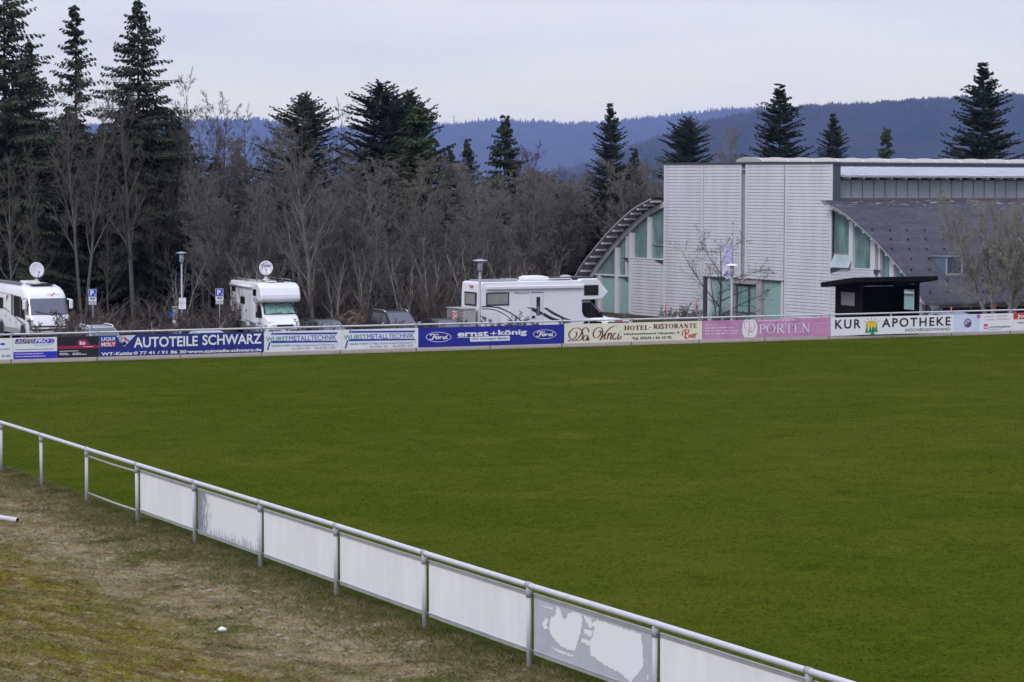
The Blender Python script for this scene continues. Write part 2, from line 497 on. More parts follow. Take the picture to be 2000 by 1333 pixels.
def serif_geo(s, T=0.16, t=0.06, gap=0.1):
    x = 0; P = []
    def stem(a, y0=0, y1=1, ser=(1, 1)):
        P.append(bar(x + a - T / 2, y0, x + a + T / 2, y1))
        sw = T * 0.5 + 0.09
        if ser[0]: P.append(bar(x + a - sw, y0, x + a + sw, y0 + t))
        if ser[1]: P.append(bar(x + a - sw, y1 - t, x + a + sw, y1))
    for ch in s:
        if ch == ' ': x += 0.35; continue
        if ch == '-': P.append(bar(x, 0.38, x + 0.3, 0.38 + T * 0.8)); x += 0.3 + gap; continue
        if ch == 'I': stem(0.17); w = 0.34
        elif ch == 'H': stem(0.17); stem(0.67); P.append(bar(x + .17, .47, x + .67, .47 + t)); w = 0.84
        elif ch == 'T': stem(0.37, ser=(1, 0)); P.append(bar(x, 1 - t, x + .74, 1)); P.append(bar(x, .76, x + t, 1)); P.append(bar(x + .74 - t, .76, x + .74, 1)); w = .74
        elif ch == 'L': stem(0.17); P.append(bar(x + .17, 0, x + .64, t)); P.append(bar(x + .64 - t, 0, x + .64, .27)); w = .64
        elif ch == 'E':
            stem(0.17); P.append(bar(x + .17, 0, x + .66, t)); P.append(bar(x + .66 - t, 0, x + .66, .25)); P.append(bar(x + .17, 1 - t, x + .62, 1)); P.append(bar(x + .62 - t, .77, x + .62, 1))
            P.append(bar(x + .17, .48, x + .47, .48 + t)); P.append(bar(x + .47 - t, .38, x + .47, .64)); w = .66
        elif ch == 'O': P.append(ring(x + .42, .5, .42, .52, .42 - T, .52 - t)); w = .84
        elif ch in 'PR':
            stem(0.17)
            P.append(ribbon([(x + .17, 1 - t / 2), (x + .42, 1 - t / 2), (x + .58, .86), (x + .58, .66), (x + .42, .5), (x + .17, .5)], T * .75, .55)); w = .66
            if ch == 'R': P.append(ribbon([(x + .36, .5), (x + .56, .2), (x + .74, .02)], T, 0, False)); P.append(bar(x + .62, 0, x + .8, t)); w = .78
        elif ch == 'S':
            P.append(ribbon([(x + .5, .76), (x + .44, .94), (x + .28, 1), (x + .1, .9), (x + .1, .68), (x + .28, .53), (x + .48, .38), (x + .5, .16), (x + .3, 0), (x + .1, .06), (x + .04, .28)], T * .8)); w = .56
        elif ch == 'A':
            P.append(ribbon([(x + .1, 0), (x + .38, 1)], t * 1.3, 0, False)); P.append(ribbon([(x + .38, 1), (x + .68, 0)], T, 0, False)); P.append(bar(x + .22, .32, x + .58, .32 + t))
            P.append(bar(x, 0, x + .22, t)); P.append(bar(x + .54, 0, x + .82, t)); w = .8
        elif ch == 'N':
            P.append(bar(x + .14, 0, x + .14 + t * 1.2, 1)); P.append(bar(x + .68, 0, x + .68 + t * 1.2, 1)); P.append(ribbon([(x + .14, 1), (x + .72, 0)], T, 0, False))
            P.append(bar(x + .02, 0, x + .3, t)); P.append(bar(x + .56, 1 - t, x + .84, 1)); P.append(bar(x, 1 - t, x + .2, 1)); w = .84
        x += w + gap
    V, F = merge(P)
    V = np.array(V); lo, hi = V.min(0), V.max(0)
    return (V - lo) / (hi - lo), F

# ------------------------------------------------------------------ near fence
rail_label = 'white tubular railing with galvanised posts beside the dry verge, nearest the viewer'
def far_pt(s):
    p = F0 + FD * s; return Vector((p[0], p[1], plane(*p)))
def near_pt(s):
    p = N0 + ND * s; return Vector((p[0], p[1], plane(*p)))
def make_railing(pt, step, j0, j1, label, group, hgt, tube_r, post_r, drop_seed):
    o0 = pt(0)
    root = thing('railing', label, 'railing', o0)
    rng = random.Random(drop_seed)
    b = MB()
    pts = [pt(j * step) - o0 + Vector((0, 0, hgt + rng.uniform(-.006, .006))) for j in range(j0, j1 + 1)]
    b.tube(pts, tube_r, 12)
    b.build('top_rail', RAIL, root, True)
    pb = MB(); pb.tube([(0, 0, -0.05), (0, 0, hgt - tube_r * .6)], post_r, 10); pm = pb.mesh('post', RAIL, True)
    cb = MB(); cb.tube([(0, 0, hgt - 0.16), (0, 0, hgt - tube_r)], post_r * 1.22, 10)
    T = (pt(1) - pt(0)).normalized()
    cb.tube([Vector((0, 0, hgt)) - T * 0.05, Vector((0, 0, hgt)) + T * 0.05], tube_r * 1.14, 12)
    cm = cb.mesh('collar', ALU, True)
    for j in range(j0, j1 + 1):
        p = mk_obj('post', pm, root, pt(j * step) - o0)
        p.rotation_euler = (rng.uniform(-.008, .008), rng.uniform(-.008, .008), 0)
        mk_obj('collar', cm, p)
    return root
near_rail = make_railing(near_pt, SN, -1, 13, rail_label, None, 1.10, 0.038, 0.033, 1)
far_rail = make_railing(far_pt, SF, -2, 17, 'long white tubular railing along the gravel path at the far side of the pitch', None, 1.10, 0.036, 0.030, 2)
# bare lower and upper bars of the bay without a board
for h in (0.20, 0.95):
    b = MB(); o0 = near_pt(0)
    b.tube([near_pt(2 * SN + .04) - o0 + Vector((0.02, .02, h)), near_pt(2.5 * SN) - o0 + Vector((0.02, .02, h - .012)), near_pt(3 * SN - .04) - o0 + Vector((0.02, .02, h))], 0.02, 8)
    b.build('cross_bar', ALU, near_rail, True)

PSLOPE = 0.0027 * ND[0] - 0.0083 * ND[1]
def streak_mat():
    mt = M('flaking_board', (0.80, 0.80, 0.80), 0.5)
    n, l = mt.node_tree.nodes, mt.node_tree.links
    b = n['Principled BSDF']; tcn = n.new('ShaderNodeTexCoord')
    sx = n.new('ShaderNodeSeparateXYZ'); l.new(tcn.outputs['Object'], sx.inputs[0])
    mpn = n.new('ShaderNodeMapping'); mpn.inputs['Scale'].default_value = (14, 1, 1.6); l.new(tcn.outputs['Object'], mpn.inputs['Vector'])
    nn = n.new('ShaderNodeTexNoise'); nn.inputs['Scale'].default_value = 2.6; nn.inputs['Detail'].default_value = 9; nn.inputs['Roughness'].default_value = .7
    l.new(mpn.outputs['Vector'], nn.inputs['Vector'])
    def mr(src, a, b_, c, d):
        q = n.new('ShaderNodeMapRange'); q.inputs['From Min'].default_value = a; q.inputs['From Max'].default_value = b_; q.inputs['To Min'].default_value = c; q.inputs['To Max'].default_value = d
        l.new(src, q.inputs['Value']); return q.outputs['Result']
    def mth(op, a, b_):
        q = n.new('ShaderNodeMath'); q.operation = op
        for i, x in enumerate((a, b_)):
            if isinstance(x, float): q.inputs[i].default_value = x
            else: l.new(x, q.inputs[i])
        return q.outputs[0]
    left = mr(sx.outputs['X'], 0.02, 1.0, 0.34, 0.0)
    bot = mr(sx.outputs['Z'], 0.24, 0.48, 0.19, 0.0)
    right = mr(sx.outputs['X'], 2.9, 3.2, 0.0, 0.15)
    e = mth('MAXIMUM', mth('MAXIMUM', left, bot), right)
    v = mr(mth('ADD', nn.outputs['Fac'], e), 0.645, 0.70, 0.0, 1.0)
    mx = n.new('ShaderNodeMix'); mx.data_type = 'RGBA'; mx.inputs['A'].default_value = (.78, .78, .79, 1); mx.inputs['B'].default_value = (.22, .23, .255, 1)
    l.new(v, mx.inputs['Factor']); l.new(mx.outputs['Result'], b.inputs['Base Color'])
    return mt
GREYB = M('grey_board', (0.45, 0.47, 0.52), 0.5, var=0.08, vscale=3)
PAPER = M('white_paper', (0.80, 0.80, 0.81), 0.6)
FLAKE = streak_mat()
near_labels = {
 3: 'blank white board in the railing bay beside the open bay with bare bars',
 4: 'white board with dark flaking streaks along its left and lower edges',
 5: 'clean blank white board just right of the flaking streaked board',
 6: 'clean white board, middle of the three between the flaking and torn boards',
 7: 'clean blank white board directly left of the grey board with torn paper',
 8: 'grey board with torn remains of white paper on the railing',
 9: 'clean blank white board right of the torn grey board, cut by the picture edge',
 10: 'sliver of a white board at the lower picture edge, nearest the viewer'}
for j, lab in near_labels.items():
    p = near_pt(j * SN)
    root = thing('fence_board', lab, 'board', p, NA, 'blank boards hung in the near railing')
    root.rotation_euler = (0, -math.atan(PSLOPE), NA)
    L = SN - 0.10
    mt = FLAKE if j == 4 else (GREYB if j == 8 else WHITE)
    b = MB(); b.box2((0.06, 0.046, 0.235), (L + .03, 0.058, 0.955)); b.build('panel', mt, root)
    for z0, z1, nm in ((0.945, 0.995, 'top_channel'), (0.185, 0.245, 'bottom_channel')):
        b = MB(); b.box2((0.045, 0.036, z0), (L + 0.05, 0.072, z1)); b.box2((0.045, 0.030, z1 - .012), (L + .05, 0.036, z1)); b.build(nm, ALU, root, bevel=.004)
    for x in (0.05, L + .015):
        for z in (.215, .97):
            b = MB(); b.box((x + .01, .030, z), (.035, .016, .05)); b.box((x + .01, .018, z), (.016, .014, .016)); b.build('clamp', M('clamp_grey', (.10, .10, .105), .5), root)
    if j == 8:
        rng = random.Random(5)
        def cv(x, y):
            u = (x - 215) / 635; top = 240 + 190 * u; bt = 515 + 220 * u
            return 0.08 + u * (L - .08), 0.245 + (1 - (y - top) / (bt - top)) * 0.70
        def ragged(pts, amp):
            out = []
            q = [cv(*p) for p in pts]
            for a, b2 in zip(q, q[1:] + q[:1]):
                k = max(2, int(math.hypot(a[0] - b2[0], a[1] - b2[1]) / 0.016))
                for i in range(k):
                    t = i / k; out.append((a[0] + (b2[0] - a[0]) * t + rng.uniform(-amp, amp), min(.943, max(.247, a[1] + (b2[1] - a[1]) * t + rng.uniform(-amp, amp)))))
            return out
        polys = [[(345, 290), (362, 302), (375, 345), (392, 362), (408, 325), (424, 318), (482, 330), (487, 370), (478, 420), (462, 470), (446, 525), (400, 515), (352, 482), (312, 440), (297, 400), (310, 350), (335, 330)],
                 [(490, 335), (530, 352), (540, 378), (563, 358), (790, 428), (800, 500), (802, 598), (742, 684), (690, 642), (640, 612), (590, 588), (560, 562), (530, 545), (524, 480), (545, 430), (552, 398), (520, 400)],
                 [(258, 286), (300, 292), (338, 300), (330, 304), (290, 300)], [(258, 372), (285, 350), (300, 360), (285, 385), (300, 410), (268, 405)],
                 [(312, 500), (350, 512), (440, 545), (430, 552), (360, 530)], [(490, 405), (545, 420), (535, 450), (495, 430)], [(485, 455), (530, 470), (520, 495), (480, 475)], [(818, 648), (826, 640), (828, 668), (820, 672)]]
        sh = MB()
        for pl in polys:
            r = ragged(pl, 0.013)
            sh.add([(x, 0.0425, z) for x, z in r], [tuple(range(len(r)))])
        sh.build('torn_paper', PAPER, root, fix=False)

# ------------------------------------------------------------------ advertising boards on the far fence
def s_of_px(px, z=0.56):
    lo, hi = -10.0, 60.0
    for _ in range(50):
        mid = (lo + hi) / 2
        if project(far_pt(mid) + Vector((0, 0, z)))[0] < px: lo = mid
        else: hi = mid
    return lo
BZ0, BZ1 = 0.165, 0.965
FSLOPE = 0.0027 * FD[0] - 0.0083 * FD[1]
FA = math.atan2(FD[1], FD[0])
def pm(name, c, var=0.0): return M('print_' + name, c, 0.45, var=var, vscale=2.0)
P = dict(white=pm('white', (.78, .78, .79), .03), navy=pm('navy', (.012, .022, .20), .1), blue=pm('blue', (.02, .05, .38)), royal=pm('royal', (.022, .03, .50)), fblue=pm('deep_blue', (.012, .018, .27), .06), teal=pm('teal', (.0, .27, .29)),
         black=pm('black', (.012, .012, .016)), crimson=pm('crimson', (.36, .01, .07)), red=pm('red', (.60, .03, .05)), yellow=pm('yellow', (.72, .55, .03)), cream=pm('cream', (.76, .73, .58), .03),
         maroon=pm('maroon', (.16, .022, .022)), scarlet=pm('scarlet', (.55, .03, .015)), pink=pm('mauve', (.52, .24, .42), .18), pale=pm('pale_pink', (.80, .68, .76)), green=pm('green', (.01, .27, .06)), dgreen=pm('dark_green', (.008, .15, .03)),
         sun=pm('sun', (.85, .50, .02)), magenta=pm('magenta', (.68, .035, .33)), ice=pm('ice', (.60, .66, .80), .06), grey=pm('grey', (.33, .33, .36)), purple=pm('violet_grey', (.10, .07, .14)), lilac=pm('lilac', (.50, .42, .62)), ink=pm('ink', (.05, .06, .25)), soft=pm('soft_pink', (.70, .35, .50)))
class Board:
    def __init__(self, px0, px1, label, bg, z0=BZ0, z1=BZ1):
        s0, s1 = s_of_px(px0), s_of_px(px1)
        self.L = s1 - s0 - 0.012; self.H = z1 - z0
        self.root = thing('advertising_board', label, 'advertising board', far_pt(s0) + Vector((0, 0, z0)), FA, 'advertising boards along the far railing')
        self.root.rotation_euler = (0, -math.atan(FSLOPE), FA)
        b = MB(); b.box2((0, -0.062, 0), (self.L, -0.042, self.H)); b.build('panel', P[bg], self.root)
        self.k = 0; self.px0 = px0; self.px1 = px1
    def zoom(self, xl, xr, tl, bl, tr, br):
        self.z = (xl, xr, tl, bl, tr, br)
    def fr(self, x, y):
        xl, xr, tl, bl, tr, br = self.z
        u = (x - xl) / (xr - xl); t = tl + (tr - tl) * u; b = bl + (br - bl) * u
        return u, 1 - (y - t) / (b - t)
    def put(self, V, F, mat, name='lettering', layer=1):
        self.k += 1
        y = -0.062 - 0.004 * layer - 0.0003 * self.k
        b = MB(); b.add([(x * self.L, y, z * self.H) for x, z in V], F)
        o = b.build(name, P[mat], self.root, fix=False)
        if len(o.data.polygons) and o.data.polygons[0].normal.y > 0: o.data.flip_normals()
        return o
    def text(self, s, x0, x1, z0, z1, mat, bold=0.0, shear=0.0, layer=2, space=1.0, name='lettering'):
        v, f = text_geo(s, bold, shear, space)
        return self.put([(x0 + p[0] * (x1 - x0), z0 + p[1] * (z1 - z0)) for p in v], f, mat, name, layer)
    def ztext(self, s, xa, ya, xb, yb, mat, **kw):
        # text fitted between two zoom-pixel corners: lower left, upper right
        a = self.fr(xa, ya); b = self.fr(xb, yb)
        return self.text(s, a[0], b[0], a[1], b[1], mat, **kw)
    def serif(self, s, xa, ya, xb, yb, mat, **kw):
        v, f = serif_geo(s, **kw); a = self.fr(xa, ya); b = self.fr(xb, yb)
        return self.put([(a[0] + p[0] * (b[0] - a[0]), a[1] + p[1] * (b[1] - a[1])) for p in v], f, mat, 'lettering', 2)
    def poly(self, pts, mat, name='logo', layer=1):
        return self.put(pts, [tuple(range(len(pts)))], mat, name, layer)
    def zpoly(self, pts, mat, name='logo', layer=1): return self.poly([self.fr(*p) for p in pts], mat, name, layer)
    def rect(self, x0, z0, x1, z1, mat, name='band', layer=1): return self.poly([(x0, z0), (x1, z0), (x1, z1), (x0, z1)], mat, name, layer)
    def zstroke(self, lines, w, mat, vary=0.4, name='lettering', layer=2):
        # w in zoom pixels; lines in zoom pixels
        parts = []
        for ln in lines:
            v, f = ribbon(ln, w, vary); parts.append(([self.fr(*p) for p in v], f))
        V, F = merge(parts)
        return self.put(V, F, mat, name, layer)
    def fine(self, rows, mat, h=0.035, seed=1):
        # rows of print too small to read in the photograph: word-long dashes
        rng = random.Random(seed); parts = []
        for x0, x1, z in rows:
            x = x0
            while x < x1:
                w = min(x1 - x, rng.uniform(.02, .07) * (3 / self.L) ** .5)
                parts.append(bar(x, z, x + w, z + h)); x += w + 0.008
        V, F = merge(parts)
        return self.put(V, F, mat, 'fine_print', 2)

# white board cut by the left picture edge
b = Board(-120, 25, 'white advertising board with blue lettering cut off by the left picture edge', 'white')
b.text('GmbH', .79, .955, .46, .54, 'ink', .0); b.text('d.de', .845, .965, .12, .24, 'ink', .005)
b.put(*disc(.86, .73, .035, .05), 'blue', 'logo')
b = Board(25, 111, 'white and blue advertising board with yellow and white lettering beside the black board', 'white')
b.zoom(212, 918, 842, 1190, 815, 1165)
b.rect(.003, .003, .997, .335, 'royal')
b.zpoly([(238, 935), (255, 860), (800, 842), (812, 880), (790, 918)], 'royal', 'logo')
b.ztext('AUTO', 258, 925, 548, 858, 'yellow', bold=.03, shear=.25); b.ztext('PRO', 556, 917, 788, 848, 'white', bold=.03, shear=.25)
for x in (795, 820, 845): b.zpoly([(x, 843), (x + 15, 842), (x + 38, 878), (x + 8, 920), (x - 8, 921), (x + 20, 880)], 'royal', 'logo')
b.ztext('DIE WERKSTATT.', 545, 965, 845, 940, 'ink', bold=.0)
b.fine([(.04, .94, .43)], 'grey', .04, 3); b.fine([(.04, .68, .22), (.04, .73, .10)], 'pale', .035, 4)
b = Board(111, 193, 'black advertising board crossed by a crimson band, left of the dark blue board', 'black')
b.zoom(850, 1485, 135, 458, 122, 440)
b.rect(0.003, .43, .997, .56, 'crimson')
b.zpoly([(1148, 205), (1175, 185), (1280, 172), (1355, 262), (1160, 270)], 'crimson', 'logo', 2); b.ztext('ks', 1188, 256, 1275, 196, 'white', bold=.04, layer=3)
b.fine([(.62, .86, .49)], 'pale', .025, 5); b.fine([(.05, .5, .30), (.05, .24, .20), (.05, .29, .14), (.36, .56, .19), (.36, .7, .13)], 'white', .03, 6)
b = Board(193, 514, 'long dark blue advertising board with big white lettering and a small red and blue patch', 'navy')
b.zoom(742, 1980, 668, 837, 645, 803)
b.ztext('AUTOTEILE', 995, 765, 1475, 672, 'white', bold=.022); b.ztext('SCHWARZ', 1510, 748, 1965, 658, 'white', bold=.022)
b.ztext('WT-Kaitle·0 77 41 / 91 86 30·www.autoteile-schwarz.de', 755, 828, 1965, 770, 'white', bold=.03)
b.zpoly([(750, 676), (862, 672), (862, 714), (750, 718)], 'blue', 'logo'); b.zpoly([(752, 718), (864, 714), (864, 752), (752, 758)], 'red', 'logo')
b.ztext('LIQUI', 756, 712, 856, 678, 'white', bold=.03, layer=3); b.ztext('MOLY', 756, 754, 860, 720, 'white', bold=.03, layer=3)
b.zpoly([(866, 668), (1010, 664), (925, 757)], 'ice', 'picture'); b.zstroke([[(880, 690), (895, 672), (910, 690), (890, 705), (905, 720), (925, 735)]], 12, 'grey', name='picture'); b.zstroke([[(925, 680), (940, 700), (962, 712)]], 14, 'red', name='picture'); b.put(*disc(*b.fr(925, 730), .012, .10), 'black', 'picture', 2)
def wurst(px0, px1, label, xl, xr, tl, bl, tr, br, d):
    b = Board(px0, px1, label, 'white'); b.zoom(xl, xr, tl, bl, tr, br)
    o = lambda x, y: (x + d[0], y + d[1] - (x - 50) * d[2])
    b.zpoly([o(93, 115), o(103, 114), o(106, 94), o(97, 94)], 'blue'); b.zpoly([o(66, 215), o(76, 214), o(90, 160), o(80, 160)], 'blue')
    b.zpoly([o(110, 100), o(520, 96), o(515, 108), o(105, 112)], 'blue', 'band'); b.zpoly([o(95, 153), o(512, 150), o(524, 160), o(92, 167)], 'blue', 'band')
    x, y = o(60, 158); x2, y2 = o(203, 122); b.ztext('WURST', x, y, x2, y2, 'teal', bold=.008)
    x, y = o(208, 153); x2, y2 = o(512, 112); b.ztext('METALLTECHNIK', x, y, x2, y2, 'blue', bold=.0)
    x, y = o(97, 191); x2, y2 = o(218, 176); b.ztext('GEORG WURST', x, y, x2, y2, 'teal', bold=.015)
    x, y = o(225, 189); x2, y2 = o(525, 168); b.ztext('D-79862 Höchenschwand Tiefenhäusern 17', x, y, x2, y2, 'ink', bold=-.004)
    x, y = o(225, 211); x2, y2 = o(340, 194); b.ztext('Tel. 07755 / 254', x, y, x2, y2, 'ink', bold=-.004)
    x, y = o(375, 207); x2, y2 = o(503, 188); b.ztext('Fax 07755 / 1673', x, y, x2, y2, 'ink', bold=-.004)
wurst(515, 667, 'white advertising board with teal and blue lettering next to the dark blue board', 50, 548, 92, 227, 80, 210, (0, 0, 0))
wurst(667, 816, 'white advertising board with teal and blue lettering next to the board with two ovals', 550, 1038, 80, 210, 66, 197, (500, -13, 0))
b = Board(816, 1101, 'bright blue advertising board with white lettering between two white ovals', 'fblue')
b.zoom(1038, 1970, 68, 197, 43, 175)
def ford(cx, cy, rx, ry):
    v, f = ring(cx, cy, rx, ry, rx * .955, ry * .91, 40); b.put([b.fr(*p) for p in v], f, 'white', 'oval_emblem', 2)
    g = lambda pts: [(cx + x * rx, cy - y * ry) for x, y in pts]
    b.zstroke([g([(-.62, .25), (-.62, .45), (-.45, .55), (-.2, .5), (.02, .52)]), g([(-.3, .5), (-.36, .1), (-.46, -.35), (-.6, -.52), (-.72, -.38)]), g([(-.5, .02), (-.3, .06), (-.15, .1)]),
               g([(-.05, .12), (-.2, -.05), (-.18, -.35), (-.04, -.3), (.02, -.05), (-.05, .12)]), g([(.12, .1), (.12, -.1), (.1, -.35)]), g([(.12, -.05), (.2, .08), (.3, .1)]),
               g([(.55, .1), (.4, -.02), (.36, -.3), (.48, -.33), (.58, -.1), (.72, .5), (.62, .0), (.6, -.3), (.72, -.25)])], 6.5, 'white', .25, 'oval_emblem', 3)
ford(1163, 128, 79, 33); ford(1842, 111, 76, 32)
b.ztext('ernst', 1282, 127, 1478, 88, 'white', bold=.03); b.ztext('+', 1490, 119, 1532, 90, 'white', bold=.0); b.ztext('könig', 1540, 127, 1725, 76, 'white', bold=.03)
b.zpoly([(1282, 131), (1362, 129), (1362, 132), (1282, 134)], 'white', 'band'); b.zpoly([(1362, 128), (1615, 121), (1615, 153), (1362, 160)], 'white', 'band'); b.ztext('Wir bewegen Baden', 1370, 153, 1608, 128, 'fblue', bold=.005, layer=3)
b = Board(1101, 1370, 'cream advertising board with dark red script, capitals and black address lines', 'cream')
b.zoom(75, 1935, 110, 387, 82, 342)
b.zstroke([[(395, 225), (385, 182), (350, 160), (315, 190), (290, 260), (245, 322), (185, 350), (118, 350)], [(118, 352), (160, 332), (225, 342), (285, 340), (315, 285), (308, 215), (268, 170), (212, 166), (152, 210), (132, 270), (158, 315), (205, 312), (235, 270), (232, 228), (212, 220)],
           [(388, 280), (352, 272), (322, 312), (328, 345), (358, 335), (388, 280), (376, 332), (388, 345), (402, 310)]], 11, 'maroon', .7)
b.zstroke([[(528, 222), (548, 208), (556, 240), (525, 296), (482, 308), (455, 270), (470, 200), (520, 160), (566, 172), (580, 230), (566, 300), (546, 340), (600, 270), (660, 190), (720, 145), (768, 140)],
           [(622, 240), (604, 325), (628, 322)], [(660, 240), (642, 332)], [(648, 285), (690, 240), (698, 258), (684, 325), (708, 318)], [(762, 252), (742, 244), (716, 295), (734, 334), (768, 306)], [(800, 250), (784, 328), (812, 322), (832, 285)], [(816, 230), (826, 222)]], 11, 'maroon', .7)
b.serif('HOTEL-', 868, 205, 1228, 133, 'maroon', T=.22); b.serif('RISTORANTE', 1262, 192, 1865, 108, 'maroon', T=.22)
b.ztext('Höchenschwand Hauptstr. 9', 864, 280, 1622, 228, 'black', bold=.025); b.ztext('Tel. 07672 / 34 10 70', 975, 340, 1512, 290, 'black', bold=.025)
b.zstroke([[(1662, 285), (1665, 235), (1700, 202), (1750, 206), (1742, 240), (1702, 264), (1750, 268), (1757, 298), (1722, 324), (1688, 300)], [(1712, 208), (1702, 270), (1714, 335)], [(1804, 262), (1776, 288), (1784, 314), (1808, 288), (1816, 264), (1812, 314)], [(1836, 260), (1836, 318)], [(1838, 285), (1850, 258), (1868, 250)]], 10, 'scarlet', .5)
b = Board(1370, 1621, 'mauve advertising board with white serif capitals and a white oval', 'pink')
b.zoom(75, 1868, 120, 385, 80, 330)
pts = [(728 + 108 * math.cos(a), 233 - 165 * math.sin(a)) for a in np.linspace(0, 2 * math.pi, 40, endpoint=False)]
b.zpoly([(x, min(358 - (x - 620) * .02, max(106 - (x - 620) * .02, y))) for x, y in pts], 'white', 'oval_emblem')
b.zstroke([[(690, 125), (715, 130), (722, 180), (716, 260), (714, 335)], [(690, 122), (658, 150), (655, 205), (685, 245), (725, 240), (755, 215), (740, 225)], [(745, 125), (780, 130), (795, 175), (788, 230), (760, 262), (735, 268), (765, 280)], [(690, 272), (730, 262), (770, 282)]], 9, 'soft', .5, 'oval_emblem')
b.serif('PORTEN', 855, 305, 1575, 150, 'white', T=.11, t=.045, gap=.07)
b.ztext('www.porten.de', 1630, 168, 1832, 148, 'white', bold=.0)
b.ztext('Fernblick', 180, 192, 300, 172, 'white', bold=.01); b.ztext('Hubertus Stuben', 365, 270, 592, 245, 'white', bold=.01); b.ztext('Georgsklause', 400, 308, 580, 285, 'white', bold=.01); b.ztext('Rössle', 430, 225, 512, 202, 'white', bold=.01)
b.fine([(.02, .055, .74)], 'pale', .05, 7); b.fine([(.02, .19, .58), (.02, .15, .42), (.02, .17, .26)], 'pale', .05, 6); b.fine([(.43, .72, .90)], 'pale', .05, 8)
b = Board(1621.5, 1861, 'white advertising board with black capitals around a yellow sun and green trees', 'white')
b.zoom(110, 1308, 148, 330, 128, 297)
b.ztext('KUR', 148, 262, 395, 165, 'black', bold=.02, space=1.25); b.ztext('APOTHEKE', 600, 248, 1278, 147, 'black', bold=.02, space=1.25)
b.ztext('HÖCHENSCHWAND', 828, 290, 1278, 244, 'black', bold=.004)
v, f = disc(500, 230, 55, 48); b.put([b.fr(*p) for p in v], f, 'black', 'sun_emblem', 1); v, f = disc(500, 230, 51, 44); b.put([b.fr(*p) for p in v], f, 'sun', 'sun_emblem', 2)
b.zpoly([(440, 250), (560, 247), (560, 290), (440, 292)], 'white', 'sun_emblem', 2.5)
for a in (150, 120, 92, 62, 35):
    c, s_ = math.cos(R(a)), math.sin(R(a)); b.zstroke([[(500 + 62 * c, 225 - 56 * s_), (500 + 84 * c, 225 - 76 * s_)]], 4, 'black', 0, 'sun_emblem')
for x, y0, y1, w, c in ((453, 300, 235, 18, 'green'), (484, 296, 232, 16, 'dgreen'), (543, 292, 232, 17, 'green'), (508, 318, 236, 20, 'green'), (520, 290, 236, 14, 'dgreen')):
    b.zpoly([(x - w, y0), (x + w, y0 - 1), (x + w * .45, y0 - 30), (x + w * .75, y0 - 28), (x, y1), (x - w * .75, y0 - 28), (x - w * .45, y0 - 30)], c, 'tree_emblem', 3)
b = Board(1861, 1977, 'white and pale blue advertising board with a dark round picture and a pink square', 'white')
b.zoom(150, 1690, 180, 668, 150, 625)
b.rect(.008, .004, .44, .996, 'ice', 'picture')
v, f = disc(508, 415, 96, 122); b.put([b.fr(*p) for p in v], f, 'lilac', 'picture', 2); v, f = ring(508, 415, 96, 122, 78, 100); b.put([b.fr(*p) for p in v], f, 'purple', 'picture', 3)
b.zpoly([(440, 350), (520, 400), (600, 370), (596, 470), (545, 530), (480, 530), (430, 470), (510, 430)], 'purple', 'picture', 3.5)
b.zpoly([(748, 182), (826, 180), (826, 276), (748, 278)], 'magenta', 'logo', 2)
b.zpoly([(926, 442), (1030, 440), (1030, 572), (926, 574)], 'magenta', 'logo', 2); b.zpoly([(930, 520), (1028, 510), (1028, 545), (930, 552)], 'white', 'logo', 3)
b.ztext('württembergische', 1060, 560, 1618, 485, 'black', bold=.012)
for x, y in ((938, 245), (938, 328), (1255, 238), (1255, 320)): v, f = disc(x, y, 10, 13, 10); b.put([b.fr(*p) for p in v], f, 'magenta', 'bullet', 2)
b.fine([(.54, .68, .82), (.54, .68, .64), (.74, .92, .84), (.74, .96, .66)], 'soft', .05, 9); b.fine([(.59, .80, .10)], 'grey', .03, 10)
b = Board(1977, 2140, 'white advertising board with a red strip, cut off by the right picture edge', 'white')
b.zoom(1692, 3800, 152, 620, 120, 585)
b.rect(.002, .64, .998, .998, 'red'); b.ztext('Jo', 1785, 305, 1960, 180, 'white', bold=.03, layer=3); b.ztext('s', 1975, 300, 2050, 205, 'white', bold=.03, layer=3); b.ztext('VERSIC', 1785, 438, 2062, 382, 'black', bold=0); b.zstroke([[(1945, 525), (1918, 545), (1905, 590), (1935, 585)]], 9, 'soft', .3)
# ------------------------------------------------------------------ the hall: white clad gable with a curved slate roof
BU = np.array([-.549, .836]); BV = np.array([.912, .409])
_p = col_at(1624, 140.0); BP = np.array([_p.x, _p.y])
def W(t, w, z):
    p = BP + BU * t + BV * w
    return (p[0], p[1], z)
def hit(px, py, o, dirn):
    r = ray(px, py); n = np.array([-dirn[1], dirn[0]]); n = n / np.linalg.norm(n)
    k = ((o - np.array([CAM0.x, CAM0.y])) @ n) / (np.array([r.x, r.y]) @ n)
    p = CAM0 + r * k
    return ((np.array([p.x, p.y]) - o) @ dirn) / (dirn @ dirn), p.z
def FP(px, py, w=0.0): return hit(px, py, BP + BV * w, BU)          # -> (t, z) on a plane parallel to the gable
def RP(px, py, t=0.0): return hit(px, py, BP + BU * t, BV)          # -> (w, z) on a plane along the hall
def T_(px): return FP(px, 450)[0]
hall = thing('hall', 'white clad community hall with a curved slate roof and tall teal windows', 'building', W(7, 8, LOW))
HO = Vector(hall.location)
def hb(mb, t0, t1, w0, w1, z0, z1, mi=0):
    return mb.hexa([W(t0, w0, z0), W(t0, w1, z0), W(t1, w1, z0), W(t1, w0, z0), W(t0, w0, z1), W(t0, w1, z1), W(t1, w1, z1), W(t1, w0, z1)], mi)
def hbuild(mb, name, mat, parent=None, smooth_=False, bevel=0):
    mb.v = [tuple(Vector(p) - HO) for p in mb.v]
    return mb.build(name, mat, hall if parent is None else parent, smooth_, bevel=bevel)
